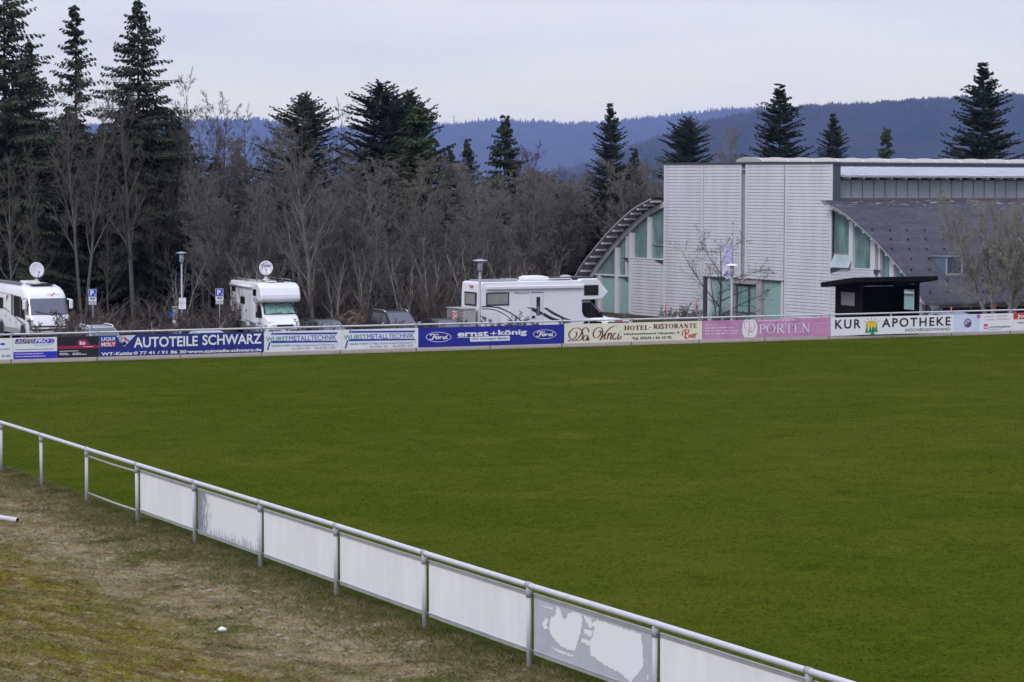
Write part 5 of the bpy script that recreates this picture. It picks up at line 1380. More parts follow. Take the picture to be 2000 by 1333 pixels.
# tail
Xr = -.001
b = MB(); b.box2((-.02, -.72, 1.90), (.02, .66, 2.62)); wn_ = b.build('rear_window', BLACK, al, bevel=.01); b = MB(); b.box2((-.024, -.62, 1.98), (-.0205, .56, 2.54)); b.build('pane', LINEN, wn_)
b = MB(); b.box((.02, -.05, 2.93), (.1, .36, .06)); b.build('brake_light', P['red'], al)
v, f = text_geo('PHoeniX', 0); b = MB(); b.add([(-.004, .35 - q[0] * .7, 1.66 + q[1] * .09) for q in v], f); b.build('lettering', P['soft'], al, fix=False)
for s in (-1, 1): b = MB(); b.box((-.0, s * 1.0, .78), (.05, .14, .3)); b.build('tail_light', P['red'], al)
# roof load
b = MB(); b.box2((.4, -.9, 3.17), (2.3, .9, 3.24)); b.build('solar_panel', M('panel_grey', (.33, .33, .33), .3), al)
b = MB(); b.box2((1.9, -.5, 3.17), (2.6, .3, 3.30)); b.build('roof_window', M('smoke_dome', (.30, .33, .31), .2), al, bevel=.05)
b = MB(); b.prism([(3.05, 3.17), (3.0, 3.35), (3.3, 3.43), (4.1, 3.43), (4.45, 3.34), (4.4, 3.17)], -.55, .35); b.build('air_conditioner', VWHITE, al, bevel=.06)
b = MB(); b.box2((4.6, -.8, 3.19), (6.9, .8, 3.33)); b.build('solar_panel', BLACK, al); b = MB(); b.lathe([(.32, 3.335), (.28, 3.41), (.1, 3.44)], (5.6, -.2, 0), 14); b.build('roof_dome', M('dome_grey', (.38, .38, .40), .3), al)
for s in (-.95,):
    b = MB(); b.tube([(2.4, s, 3.19), (2.5, s, 3.27), (5.5, s, 3.27), (5.6, s, 3.19)], .03, 6); b.build('roof_rail', VWHITE, al)
for x in (1.6, 7.5):
    for s in (-1, 1): wheel(al, x, s * .98, .36)
b = MB(); b.tube([(1.6, -LW - .004, .42), (1.6, -LW + .05, .42)], .46, 20); b.build('wheel_arch', BLACK, al)
# aluminium box on a carrier behind the tail
bo = thing('carrier_box', 'chequered aluminium box with a red striped board behind the long motorhome', 'box', ml + ly * LW - fx * .52 + Vector((0, 0, .7)), hl)
CHK = M('chequer_plate', (.36, .35, .33), .5, .0, var=.25, vscale=9, bump=.5, bscale=30)
b = MB(); b.box2((-.36, -1.0, 0), (.36, 1.02, 1.05)); bx_ = b.build('box_body', CHK, bo, bevel=.012)
for k in range(13): b = MB(); b.box2((-.372, -.98, .06 + k * .078), (-.3605, 1.0, .085 + k * .078)); b.build('rib', M('chequer_dark', (.13, .125, .12), .5, .4), bo)  # ribs in a darker grey than the plate
b = MB(); b.box2((-.39, -1.03, 1.052), (.39, 1.05, 1.09)); b.build('lid', CHK, bo)
b = MB(); b.box2((-.395, -.28, .28), (-.375, .22, .92)); mk = b.build('marker_board', WHITE, bo)
for k in range(4):
    z = .20 + k * .18
    b = MB(); q = [(max(-.28, min(.22, y)), max(.285, min(.915, zz))) for y, zz in ((.22, z), (.22, z + .10), (-.28, z + .34), (-.28, z + .24))]
    b.add([(-.3965, y, zz) for y, zz in q], [(0, 1, 2, 3)]); b.build('red_stripe', P['red'], mk, fix=False)

# ---- cars ---------------------------------------------------------------------------------------------------
def car(px, ytop, d, heading, label, col, kind='hatch', rails=False, rack=False, group='cars parked beyond the far railing'):
    L, Wd, H = dict(hatch=(4.1, 1.76, 1.50), suv=(4.7, 1.90, 1.76), estate=(4.65, 1.82, 1.52), van=(4.5, 1.85, 1.85))[kind]
    p = col_at(px, d, LOW)
    r = thing('parked_car', label, 'car', p, heading, group)
    mat = M('paint_' + '_'.join(str(int(c * 100)) for c in col), col, .35, .0, spec=.28)
    h = L / 2; hw = Wd / 2; zb = H * .60
    st = [(h, .72, .40, .58), (h - .12, .86, .26, .66), (h - .9, .98, .22, zb - .08), (h - 1.35, 1.0, .22, zb - .01), (0, 1.0, .22, zb), (-h + .9, 1.0, .22, zb + .03), (-h + .2, .94, .26, zb + .02), (-h, .80, .38, zb - .1)]
    vs = []; fs = []
    for x, k, z0, z1 in st:
        w_ = hw * k
        half = [(.86 * w_, z0), (w_, z0 + .16), (w_, z0 + (z1 - z0) * .65), (.95 * w_, z1 - .04), (.84 * w_, z1), (.0, z1 + .025)]
        ring_ = [(-y, z) for y, z in half] + [(y, z) for y, z in half[-2::-1]]
        vs += [(x, y, z) for y, z in ring_]
    n = 11
    for i in range(len(st) - 1):
        for k in range(n): k2 = (k + 1) % n; fs.append((i * n + k, i * n + k2, (i + 1) * n + k2, (i + 1) * n + k))
    fs += [tuple(range(n)), tuple((len(st) - 1) * n + k for k in range(n))[::-1]]
    b = MB(); b.add(vs, fs); body = b.build('body', mat, r, True); body.modifiers.new('es', 'EDGE_SPLIT').split_angle = R(42)
    xr = {'hatch': -h + .75, 'suv': -h + .7, 'estate': -h + .75, 'van': -h + .35}[kind]
    gs = [(h - 1.25, zb - .02, .86, .84), (h - 2.05, H - .06, .86, .70), (h - 2.5, H, .86, .70), (xr + .3, H - .01, .86, .70), (xr, H - .06, .86, .70), (-h + .22, zb + .02, .84, .82)]
    vs = []; fs = []
    for i, (x, zt, kb, kt) in enumerate(gs):
        xb = x if i in (0, 5) else x
        wb_, wt = hw * kb, hw * kt
        z0 = zb - .02
        vs += [(x, -wb_, z0), (x, -wt, max(z0, zt - .03)), (x, -wt + .14, zt), (x, wt - .14, zt), (x, wt, max(z0, zt - .03)), (x, wb_, z0)]
    for i in range(5):
        for k in range(5): fs.append((i * 6 + k, i * 6 + k + 1, (i + 1) * 6 + k + 1, (i + 1) * 6 + k))
    b = MB(); b.add(vs, fs); gh = b.build('roof', mat, r, True); gh.modifiers.new('es', 'EDGE_SPLIT').split_angle = R(38)
    GL = M('car_glass', (.012, .013, .016), .08, spec=.3); WS = M('car_screen', (.085, .09, .11), .10, spec=.45)
    def P3(i, side_, f):      # point on station i, f up the side
        x, zt, kb, kt = gs[i]; z0 = zb - .02; y = hw * (kb + (kt - kb) * f); return Vector((x, side_ * y, z0 + (zt - .03 - z0) * f))
    x0, x1 = gs[0], gs[1]
    quad(r, [(x0[0] + .01, -hw * .76, zb + .02), (x0[0] + .01, hw * .76, zb + .02), (x1[0] + .0, hw * .64, H - .085), (x1[0] + .0, -hw * .64, H - .085)], WS, 'windscreen', .02)
    quad(r, [(gs[5][0] - .01, hw * .72, zb + .10), (gs[5][0] - .01, -hw * .72, zb + .10), (gs[4][0] - .01, -hw * .62, H - .11), (gs[4][0] - .01, hw * .62, H - .11)], GL, 'rear_window', .02)
    for s in (-1, 1):
        a0 = Vector((h - 1.42, s * hw * .868, zb + .035)); 
        yb, yt = hw * .866, hw * .722
        zt = H - .12
        for xa, xb_, xc, xd in ((h - 1.5, h - 2.42, h - 2.42, h - 2.06), (h - 2.5, xr + .15, xr + .42, h - 2.5)):
            q = [(xa, s * yb, zb + .03), (xb_, s * yb, zb + .03), (xc, s * yt, zt), (xd, s * yt, zt)]
            if s > 0: q = q[::-1]
            quad(r, q, GL, 'side_window', .018 if s < 0 else .018)
        b = MB(); b.box((h - 1.65, s * (hw + .10), zb + .08), (.12, .20, .14)); b.build('mirror', mat if kind != 'suv' else CHROME, r, bevel=.03)
        b = MB(); b.box((h - .16, s * hw * .66, .66), (.16, .34, .14)); b.build('headlight', M('headlamp', (.42, .43, .42)), r, bevel=.03)
        b = MB(); b.box((-h + .06, s * hw * .70, zb - .12), (.10, .22, .22)); b.build('tail_light', P['red'], r, bevel=.02)
        if rails:
            b = MB(); b.tube([(h - 2.15, s * hw * .66, H - .04), (h - 2.4, s * hw * .66, H + .05), (xr + .4, s * hw * .66, H + .05), (xr + .1, s * hw * .66, H - .04)], .025, 8); b.build('roof_rail', CHROME if kind != 'estate' else VWHITE, r, True)
        for x in (h - .85, -h + .85): wheel(r, x, s * (hw - .12), .32 if kind != 'suv' else .37)
    b = MB(); b.box((h - .02, 0, .50), (.06, .7, .12)); b.build('grille', BLACK, r)
    if kind == 'van' or 'brake' in label: b = MB(); b.box((gs[4][0] - .05, 0, H - .06), (.04, .42, .035)); b.build('brake_light', P['red'], r)
    return r
car(196, 640, 116.5, HEAD, 'silver estate car with white roof rails, roof just above the railing', (.30, .31, .33), 'estate', True)
car(414, 648, 113.4, HEAD, 'silver car whose roof barely shows over the railing above the blue board', (.33, .35, .36), 'hatch')
car(642, 626, 122.5, HEAD, 'dark grey hatchback in front of the heap of earth', (.055, .052, .065), 'hatch')
car(772, 609, 126.5, HEAD, 'black off-road car with bright roof rails beside the leafless hedge', (.012, .012, .015), 'suv', True)
car(868, 627, 124.0, HEAD, 'low black car mostly hidden behind the carrier box of the long motorhome', (.014, .014, .018), 'hatch')
car(1170, 627, 119.5, HEAD + math.pi, 'white car with a red brake light strip, roof just above the cream board', (.72, .72, .73), 'van')
car(1868, 607, 131.5, HEAD, 'silver blue car with a bright roof at the foot of the slate roof', (.22, .27, .36), 'estate')
# ------------------------------------------------------------------ trees
def segs_mesh(name, A, B, RA, RB, mat, sides=3):
    """vectorised tapered tubes, one per segment"""
    A = np.asarray(A); B = np.asarray(B); RA = np.asarray(RA); RB = np.asarray(RB); n = len(A)
    d = B - A; L = np.linalg.norm(d, axis=1, keepdims=True); d = d / np.maximum(L, 1e-6)
    h = np.where(np.abs(d[:, 2:3]) < .9, np.array([[0, 0, 1.]]), np.array([[1., 0, 0]]))
    u = np.cross(d, h); u /= np.linalg.norm(u, axis=1, keepdims=True); v = np.cross(d, u)
    vs = np.zeros((n, 2, sides, 3))
    for k in range(sides):
        a = 2 * math.pi * k / sides; o = u * math.cos(a) + v * math.sin(a)
        vs[:, 0, k] = A + o * RA[:, None]; vs[:, 1, k] = B + o * RB[:, None]
    base = (np.arange(n) * 2 * sides)[:, None]
    fs = []
    for k in range(sides):
        k2 = (k + 1) % sides
        fs.append(np.concatenate([base + k, base + k2, base + sides + k2, base + sides + k], 1))
    F = np.stack(fs, 1).reshape(-1, 4)
    return np_mesh(name, vs.reshape(-1, 3), F, mat)
def np_mesh(name, V, F, mat):
    me = bpy.data.meshes.new(name)
    nv, nf, k = len(V), len(F), F.shape[1]
    me.vertices.add(nv); me.vertices.foreach_set('co', np.ascontiguousarray(V, dtype=np.float32).ravel())
    me.loops.add(nf * k); me.loops.foreach_set('vertex_index', np.ascontiguousarray(F, dtype=np.int32).ravel())
    me.polygons.add(nf); me.polygons.foreach_set('loop_start', np.arange(0, nf * k, k, dtype=np.int32))
    me.polygons.foreach_set('loop_total', np.full(nf, k, dtype=np.int32))
    me.materials.append(mat); me.update(calc_edges=True); me.validate()
    return me
def norm(a): return a / np.maximum(np.linalg.norm(a, axis=-1, keepdims=True), 1e-9)
class Bare:
    def __init__(self, seed, H, stems=1, levels=((16, .42, 45, .25), (7, .45, 45, .1), (6, .5, 45, .05), (4, .55, 45, .0)), r0=.16, spread=.0, crown_base=.3, wob=.06, ks=(9, 6, 5, 4, 3), up=.25, minr=.008, taper=.35, stem_spread=.25, first_up=.5):
        rg = np.random.default_rng(seed)
        k = ks[0]
        P = np.zeros((stems, k, 3)); rad = np.zeros((stems, k))
        for s in range(stems):
            a = rg.uniform(0, 2 * math.pi); d = np.array([math.cos(a), math.sin(a), 0]) * (stem_spread * rg.uniform(.5, 1.2) if stems > 1 else rg.uniform(0, .05))
            hh = H * (rg.uniform(.75, 1) if stems > 1 else 1)
            p = np.array([d[0] * .25, d[1] * .25, -.1])
            dr = norm(np.array([d[0], d[1], 1.0]))
            for i in range(k):
                P[s, i] = p; t = i / (k - 1); rad[s, i] = r0 * (1 - t) ** .8 * (rg.uniform(.75, 1) if stems > 1 else 1) + minr
                dr = norm(dr + rg.normal(0, wob, 3) + np.array([0, 0, .04])); p = p + dr * hh / (k - 1)
        self.trunk = self.lines(P, rad); self.tw = []
        for li, (m, ratio, ang, up_) in enumerate(levels):
            n, kk = P.shape[0], P.shape[1]
            lo = crown_base if li == 0 else .22
            t = np.sort(rg.uniform(lo, 1.0, (n, m)) , axis=1) if li else np.tile(np.linspace(lo, .98, m), (n, 1)) + rg.uniform(-.02, .02, (n, m))
            t = np.clip(t, 0, .999); x = t * (kk - 1); i = x.astype(int); f = (x - i)[..., None]
            ar = np.arange(n)[:, None]
            p0 = P[ar, i] * (1 - f) + P[ar, np.minimum(i + 1, kk - 1)] * f
            r_at = rad[ar, i] * (1 - f[..., 0]) + rad[ar, np.minimum(i + 1, kk - 1)] * f[..., 0]
            tan = norm(P[ar, np.minimum(i + 1, kk - 1)] - P[ar, i])
            Lp = np.linalg.norm(np.diff(P, axis=1), axis=2).sum(1)[:, None]
            rn = norm(rg.normal(size=(n, m, 3))); side = norm(np.cross(tan, rn))
            if li == 0:
                az = (np.arange(m) * 2.4)[None] + rg.uniform(-.5, .5, (n, m)); side = np.stack([np.cos(az), np.sin(az), np.zeros_like(az)], -1)
            an = np.radians(ang * rg.uniform(.6, 1.35, (n, m)))[..., None]
            d = norm(tan * np.cos(an) + side * np.sin(an) + np.array([0, 0, up_]))
            L = Lp * ratio * (1.15 - .75 * t if li == 0 else 1.1 - .6 * t) * rg.uniform(.65, 1.2, (n, m))
            k2 = ks[li + 1]
            Q = np.zeros((n * m, k2, 3)); p = p0.reshape(-1, 3); d = d.reshape(-1, 3); st = (L.reshape(-1, 1)) / (k2 - 1)
            for j in range(k2):
                Q[:, j] = p; d = norm(d + rg.normal(0, .10 + .03 * li, d.shape) + np.array([0, 0, up * (.35 if li < 2 else .12)]) * .3); p = p + d * st
            rr = np.minimum(r_at.reshape(-1) * .62, 10)
            tt = np.linspace(0, 1, k2)[None]
            R_ = np.maximum(minr * (1 - .45 * tt), (rr[:, None]) * (1 - .85 * tt))
            if li == 0: self.limb = self.lines(Q, R_)
            else: self.tw.append(self.lines(Q, R_))
            P, rad = Q, R_
    def lines(self, P, rad):
        return P[:, :-1].reshape(-1, 3), P[:, 1:].reshape(-1, 3), rad[:, :-1].reshape(-1), rad[:, 1:].reshape(-1)
    def meshes(self, bark, twig):
        t = [np.concatenate([a, b]) for a, b in zip(self.trunk, self.limb)]
        tm = segs_mesh('trunk', *t, bark, 6)
        for p in tm.polygons: p.use_smooth = True
        c = [np.concatenate(x) for x in zip(*self.tw)]
        return tm, segs_mesh('crown', *c, twig, 3)
BARK = M('grey_bark', (.148, .139, .125), .9, var=.35, vscale=5, rand=.25)
TWIG = M('twig', (.146, .132, .113), .9, rand=.28)
TWIG_RED = M('reddish_twig', (.092, .062, .050), .9, rand=.2)
TWIG_PURPLE = M('purple_twig', (.115, .075, .082), .9, rand=.15)
TWIG_TAN = M('tan_twig', (.23, .215, .175), .9, rand=.1)
BARK_DEEP = M('deep_bark', (.078, .073, .065), .9, var=.35, vscale=5, rand=.2)  # darker grey bark of the tall trees
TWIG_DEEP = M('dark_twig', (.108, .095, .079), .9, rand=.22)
BARK_PALE = M('lichen_bark', (.17, .155, .125), .9, var=.45, vscale=7)
BARK_DARK = M('dark_bark', (.035, .030, .026), .9, var=.3, vscale=5)
protos = {}
def proto(name, **k):
    bark = k.pop('bark', BARK); twig = k.pop('twig', TWIG)
    protos[name] = Bare(**k).meshes(bark, twig)
T4 = ((18, .36, 42, .25), (8, .42, 42, .12), (6, .5, 42, .08), (4, .6, 40, .05))
T4B = ((20, .46, 38, .32), (9, .46, 40, .18), (6, .5, 42, .10), (4, .6, 42, .05))
proto('tall_a', seed=1, H=14, levels=T4, r0=.17, crown_base=.28, wob=.035, minr=.009, bark=BARK_DEEP, twig=TWIG_DEEP)
proto('tall_b', seed=2, H=14, levels=T4, r0=.15, crown_base=.35, wob=.045, minr=.010, stems=2, stem_spread=.12, bark=BARK_DEEP, twig=TWIG_DEEP)
proto('tall_c', seed=3, H=14, levels=((22, .30, 38, .35), (7, .42, 40, .15), (6, .5, 42, .08), (4, .6, 40, .05)), r0=.14, crown_base=.25, wob=.03, minr=.009, bark=BARK_DEEP, twig=TWIG_DEEP)
proto('round_a', seed=4, H=9, levels=T4B, r0=.13, crown_base=.15, wob=.06, minr=.010)
proto('round_b', seed=5, H=9, levels=T4B, r0=.10, crown_base=.12, wob=.06, minr=.010, stems=3, stem_spread=.35)
proto('round_c', seed=6, H=9, levels=T4B, r0=.105, crown_base=.12, wob=.06, minr=.010, stems=2, stem_spread=.4)
proto('purple', seed=7, H=9, levels=((18, .45, 38, .4), (8, .48, 38, .2), (6, .5, 40, .10), (4, .6, 40, .05)), r0=.12, crown_base=.12, minr=.010, twig=TWIG_PURPLE)
proto('sapling', seed=8, H=5, levels=((10, .45, 35, .3), (6, .45, 38, .15), (5, .5, 40, .1)), r0=.05, crown_base=.10, stems=6, stem_spread=.35, minr=.009, twig=TWIG_RED)
proto('shrub', seed=9, H=1.2, levels=((10, .5, 45, .3), (6, .5, 45, .1), (5, .55, 45, .05)), r0=.03, crown_base=.05, stems=9, stem_spread=.75, minr=.007, ks=(5, 4, 4, 3), twig=TWIG)
proto('shrub_red', seed=10, H=1.2, levels=((10, .5, 45, .3), (6, .5, 45, .1), (5, .55, 45, .05)), r0=.03, crown_base=.05, stems=9, stem_spread=.8, minr=.007, ks=(5, 4, 4, 3), twig=TWIG_RED)
proto('orchard', seed=21, H=5.4, levels=((12, .85, 66, .12), (8, .46, 46, .22), (6, .45, 48, .12), (3, .5, 45, .05)), r0=.095, crown_base=.20, wob=.04, minr=.0058, bark=M('orchard_bark', (.05, .045, .042), .9), twig=M('orchard_twig', (.06, .05, .048), .9))
proto('many_stem', seed=23, H=7.2, levels=((16, .50, 46, .16), (9, .50, 42, .08), (8, .5, 45, .03), (6, .6, 45, .0)), r0=.16, crown_base=.33, stems=5, stem_spread=.46, wob=.06, minr=.0065, bark=M('mottled_bark', (.21, .195, .165), .9, var=.6, vscale=9), twig=TWIG_TAN)

def conifer_mesh(seed, H, width, base=.06, fir=False, droop=.35, dens=1.0, ragged=.25, top=.0, bare_low=0.0, NEEDLE=None, rounded=0.0, slope=.42):
    rg = np.random.default_rng(seed)
    A = []; B = []; RA = []; RB = []
    tri = []
    z = H * base; step = (.34 if fir else .42) / dens
    n_whorl = 0
    while z < H - .15:
        u = (z - H * base) / (H * (1 - base)); dz = H - z
        if rounded: prof = (1 - math.exp(-dz / 1.5)) * (1 + .02 * dz)
        else: prof = 1 - math.exp(-slope * dz / width * 1.05)
        if u < .15: prof *= .7 + 2 * u
        prof *= 1 + .16 * math.sin(z * 1.9 + seed) * (1 if fir else .5)
        nb = rg.integers(6, 9) + (3 if fir else 0)
        for k in range(nb):
            if u < bare_low and rg.random() < .55: continue
            az = 2 * math.pi * (k / nb) + rg.uniform(-.4, .4) + n_whorl * .7
            L = max(.22, width * prof * rg.uniform(1 - ragged * 1.4, 1 + ragged * .5))
            dr = np.array([math.cos(az), math.sin(az), 0.])
            sl = (.30 * u - droop * (1 - u) * .6) + rg.uniform(-.1, .1)
            if fir: sl = .0 + .32 * u + rg.uniform(-.15, .15)
            m = max(4, int(L / .21 * dens)); zz = z + rg.uniform(-.38, .38)
            pts = []
            for i in range(m + 1):
                s = i / m
                h = zz + L * (sl * s - (droop * .3) * s * s + .22 * droop * s ** 3) if not fir else zz + L * (sl * s + .05 * s * s)
                pts.append(dr * L * s + np.array([0, 0, h]))
            A += pts[:-1]; B += pts[1:]; r = .012 + .010 * L
            RA += [r * (1 - i / m * .8) for i in range(m)]; RB += [r * (1 - (i + 1) / m * .8) for i in range(m)]
            sd = np.array([-dr[1], dr[0], 0])
            for i in range(1, m + 1):
                s = i / m; p = pts[i]
                if s < .12: continue
                tl = (.10 + .30 * L * (1 - s) * .75) * rg.uniform(.7, 1.3) + .09
                tl = min(tl, .75)
                for sg_ in (-1, 1, 0):
                    if sg_ == 0 and i < m and rg.random() < .25: continue
                    fwd = dr * rg.uniform(.45, .9) + sd * sg_ * rg.uniform(.6, 1.0)
                    fwd[2] = (-.75 if not fir else .02) * rg.uniform(.3, 1.3) + (sl * .3)
                    fwd = fwd / np.linalg.norm(fwd)
                    w = (.045 + .03 * rg.random()) * (1.15 if fir else 1.0)
                    q = p + rg.normal(0, .03, 3)
                    # two crossing slivers: one lying, one hanging
                    c1 = np.cross(fwd, np.array([0, 0, 1.])); c1 /= np.linalg.norm(c1); c2 = np.cross(c1, fwd)
                    mid = q + fwd * tl * .45
                    tri.append((q - c1 * w * .35, mid - c1 * w + 0, q + fwd * tl, mid + c1 * w))
                    if not fir: tri.append((q + c2 * w * .3, mid - c2 * w * 1.5, q + fwd * tl - np.array([0, 0, .05]), mid + c2 * w * .3))
                    else: tri.append((q - c2 * w * .3, mid - c2 * w * .7, q + fwd * tl, mid + c2 * w * .8))
        z += step * rg.uniform(.8, 1.2) * (1.0 - .45 * u); n_whorl += 1
    # leader
    A.append(np.array([0, 0, H - .6])); B.append(np.array([0, 0, H])); RA.append(.025); RB.append(.01)
    V = np.array(tri).reshape(-1, 3); F = np.arange(len(V)).reshape(-1, 4)
    crown = np_mesh('crown', V, F, NEEDLE)
    k = 10
    TP = np.stack([np.cumsum(rg.normal(0, .02, k)), np.cumsum(rg.normal(0, .02, k)), np.linspace(-.2, H, k)], 1)
    r = np.linspace(.011 * H + .03, .015, k)
    A = np.concatenate([TP[:-1], np.array(A)]); B = np.concatenate([TP[1:], np.array(B)]); RA = np.concatenate([r[:-1], RA]); RB = np.concatenate([r[1:], RB])
    return segs_mesh('trunk', A, B, RA, RB, BARK_DARK, 5), crown
SPRUCE = M('spruce_needles', (.026, .042, .021), .8, var=.35, vscale=1.2, col2=(.042, .060, .026), rand=.22)
FIR = M('fir_needles', (.026, .048, .031), .75, var=.3, vscale=1.2, col2=(.044, .068, .041), rand=.15)
YEW = M('light_spruce_needles', (.035, .055, .018), .8, var=.3, vscale=1.5, rand=.15)
protos['spruce_a'] = conifer_mesh(31, 20, 4.7, .05, NEEDLE=SPRUCE, droop=.6, ragged=.55, slope=.60)
protos['spruce_b'] = conifer_mesh(32, 18, 2.3, .08, NEEDLE=SPRUCE, droop=.40, ragged=.6, bare_low=.7, slope=.42, dens=.9)
protos['spruce_c'] = conifer_mesh(33, 12, 2.7, .03, NEEDLE=SPRUCE, droop=.45, ragged=.4, slope=.5, dens=1.15)
protos['spruce_d'] = conifer_mesh(34, 9, 2.2, .03, NEEDLE=YEW, droop=.3, ragged=.3, slope=.5)
protos['fir_a'] = conifer_mesh(41, 14, 2.9, .05, fir=True, NEEDLE=FIR, rounded=1.0, ragged=.36, dens=.95)
protos['fir_b'] = conifer_mesh(42, 14, 3.6, .05, fir=True, NEEDLE=FIR, ragged=.32, slope=.60, dens=.95)
def plant(pname, px, ytop, d, label, name, cat, group=None, wid=1.0, rz=None, z0=LOW, rng=random.Random(77)):
    """a tree of prototype pname whose foot stands in column px at depth d and whose top reaches row ytop"""
    tm, cm = protos[pname]
    p = col_at(px, d, z0); top = at_depth(px, ytop, p.y).z
    zs = max(v.co.z for v in tm.vertices) if pname not in CH else CH[pname]
    if pname not in CH: zs = max(zs, max(v.co.z for v in cm.vertices)); CH[pname] = zs
    s = (top - z0) / zs
    r = thing(name, label, cat, p, rng.uniform(0, 6.28) if rz is None else rz, group)
    r.scale = (s * wid, s * wid, s)
    mk_obj('trunk', tm, r); mk_obj('crown', cm, r)
    return r
# conifers one can tell apart
CON = 'conifers behind the car park and the hall'
for pn, px, yt, d, wid, lab in (
    ('spruce_a', 12, -70, 140, 1.05, 'very tall dark spruce at the left picture edge, its tip above the frame'),
    ('spruce_a', 62, 75, 148, .85, 'dark spruce close behind the tallest one at the left picture edge'),
    ('spruce_b', 150, 8, 142, .95, 'slender thin spruce with sparse branches, second tall tip from the left'),
    ('spruce_a', 272, -6, 143, 1.0, 'tall dark spruce with wide hanging branches, its tip touching the upper picture edge'),
    ('fir_a', 594, 177, 150, .85, 'round topped fir rising behind the bare trees left of the twin firs'),
    ('fir_a', 748, 154, 152, .95, 'taller of the twin round topped firs behind the thicket'),
    ('fir_a', 803, 175, 154, .80, 'lower of the twin round topped firs behind the thicket'),
    ('spruce_d', 815, 206, 147, 1.3, 'yellowish green conifer in front of the twin firs'),
    ('spruce_c', 985, 224, 165, 1.0, 'narrow dark spruce standing alone above the thicket left of the hall'),
    ('spruce_c', 880, 283, 175, .7, 'small slim spruce just right of the twin firs'),
    ('spruce_c', 913, 270, 178, .8, 'second small slim spruce right of the twin firs, nearer to the lone narrow spruce'),
    ('fir_b', 1190, 201, 170, .75, 'pointed fir with tiered branches left of the hall tower'),
    ('spruce_c', 1236, 288, 172, .9, 'short spruce at the right foot of the tiered fir left of the tower'),
    ('fir_a', 1340, 224, 190, .80, 'bushy fir rising behind the left part of the hall tower'),
    ('fir_b', 1519, 163, 195, 1.05, 'broad tiered fir behind the middle of the hall roof'),
    ('fir_b', 1624, 221, 205, .85, 'small dark tiered fir right of the broad fir behind the hall'),
    ('spruce_d', 1727, 248, 215, .75, 'small pale thin conifer behind the long hall roof'),
    ('fir_b', 1914, 121, 185, 1.08, 'tallest and largest fir behind the right end of the hall'),
    ('spruce_c', 2008, 285, 200, .9, 'conifer cut by the right picture edge behind the hall')):
    plant(pn, px, yt, d, lab, 'conifer', 'conifer', CON, wid)
rg_ = random.Random(5)
# dark spruces deep in the wood
k = 0
for px in range(-40, 500, 27):
    for row in range(2):
        d = 152 + 16 * row + rg_.uniform(-4, 4)
        yt = (225 if px < 360 else 315) + rg_.uniform(-30, 60) + (10 if row else 0)
        plant('spruce_c', px + rg_.uniform(-12, 12), yt, d, 'dark spruce deep in the wood behind the leftmost motorhomes', 'wood_spruce', 'spruce', 'dark spruces deep in the wood at the left', 1.35)
for px in range(505, 1300, 42):
    yt = 372 + rg_.uniform(-22, 30)
    plant('spruce_c', px + rg_.uniform(-14, 14), yt, 168 + rg_.uniform(-4, 8), 'dark low spruce hidden behind the bare thicket left of the hall', 'wood_spruce', 'spruce', 'dark low spruces behind the thicket', 1.6)
# bare trees
G1 = 'bare trees at the wood edge'
for pn, px, yt, d, wid, lab in (
    ('tall_a', 22, 290, 134, .8, 'bare grey tree with a straight trunk behind the side windows of the leftmost motorhome'),
    ('tall_c', 66, 270, 135, .7, 'bare grey tree with a straight trunk behind the plain white satellite dish'),
    ('tall_b', 163, 150, 135, .8, 'bare double trunked tree behind the left blue parking sign'),
    ('tall_a', 262, 130, 136, .85, 'bare tall tree with ascending limbs midway between left parking sign and lamp'),
    ('tall_c', 340, 240, 146, .8, 'bare slender tree behind the grey ticket machine'),
    ('tall_c', 376, 128, 140, .75, 'bare tree with a mottled trunk just right of the lamp with two notice plates'),
    ('tall_b', 405, 175, 143, .8, 'thin bare tree left of the right blue parking sign'),
    ('tall_a', 436, 195, 145, .7, 'bare tree directly behind the right blue parking sign'),
    ('tall_c', 482, 200, 150, .8, 'feathery bare tree behind the satellite dish with lettering'),
    ('tall_b', 585, 205, 136, .95, 'dark bare tree just right of the motorhome with the overcab bed'),
    ('round_a', 614, 240, 134, 1.0, 'mossy leaning bare tree behind the dark grey hatchback'),
    ('tall_c', 662, 188, 152, .75, 'slim bare tree whose twigs stand against the sky between the round topped firs'),
    ('round_a', 1395, 240, 200, .8, 'pale bare tree behind the roof of the hall tower'),
    ('tall_c', 1432, 262, 205, .7, 'thin pale bare tree behind the roof of the hall tower, right of the other')):
    plant(pn, px, yt, d, lab, 'bare_tree', 'bare tree', G1, wid)
proto('pale_stems', seed=51, H=6.5, levels=((9, .34, 34, .3), (5, .42, 40, .15), (4, .5, 42, .08)), r0=.07, crown_base=.25, stems=4, stem_spread=.22, wob=.06, minr=.008, bark=M('pale_bark', (.25, .235, .21), .9, var=.3, vscale=6), twig=TWIG)
for px, yt, d in ((655, 470, 134), (712, 452, 134.5), (792, 462, 134), (842, 450, 134.5), (925, 445, 134), (1005, 470, 134.5), (498, 470, 134), (350, 480, 134)):
    plant('pale_stems', px, yt, d, 'slender pale stemmed leafless tree at the front of the wood behind the car park', 'pale_tree', 'bare tree', 'pale stemmed trees at the front of the wood', .9)
G2 = 'bare trees of the thicket left of the hall'
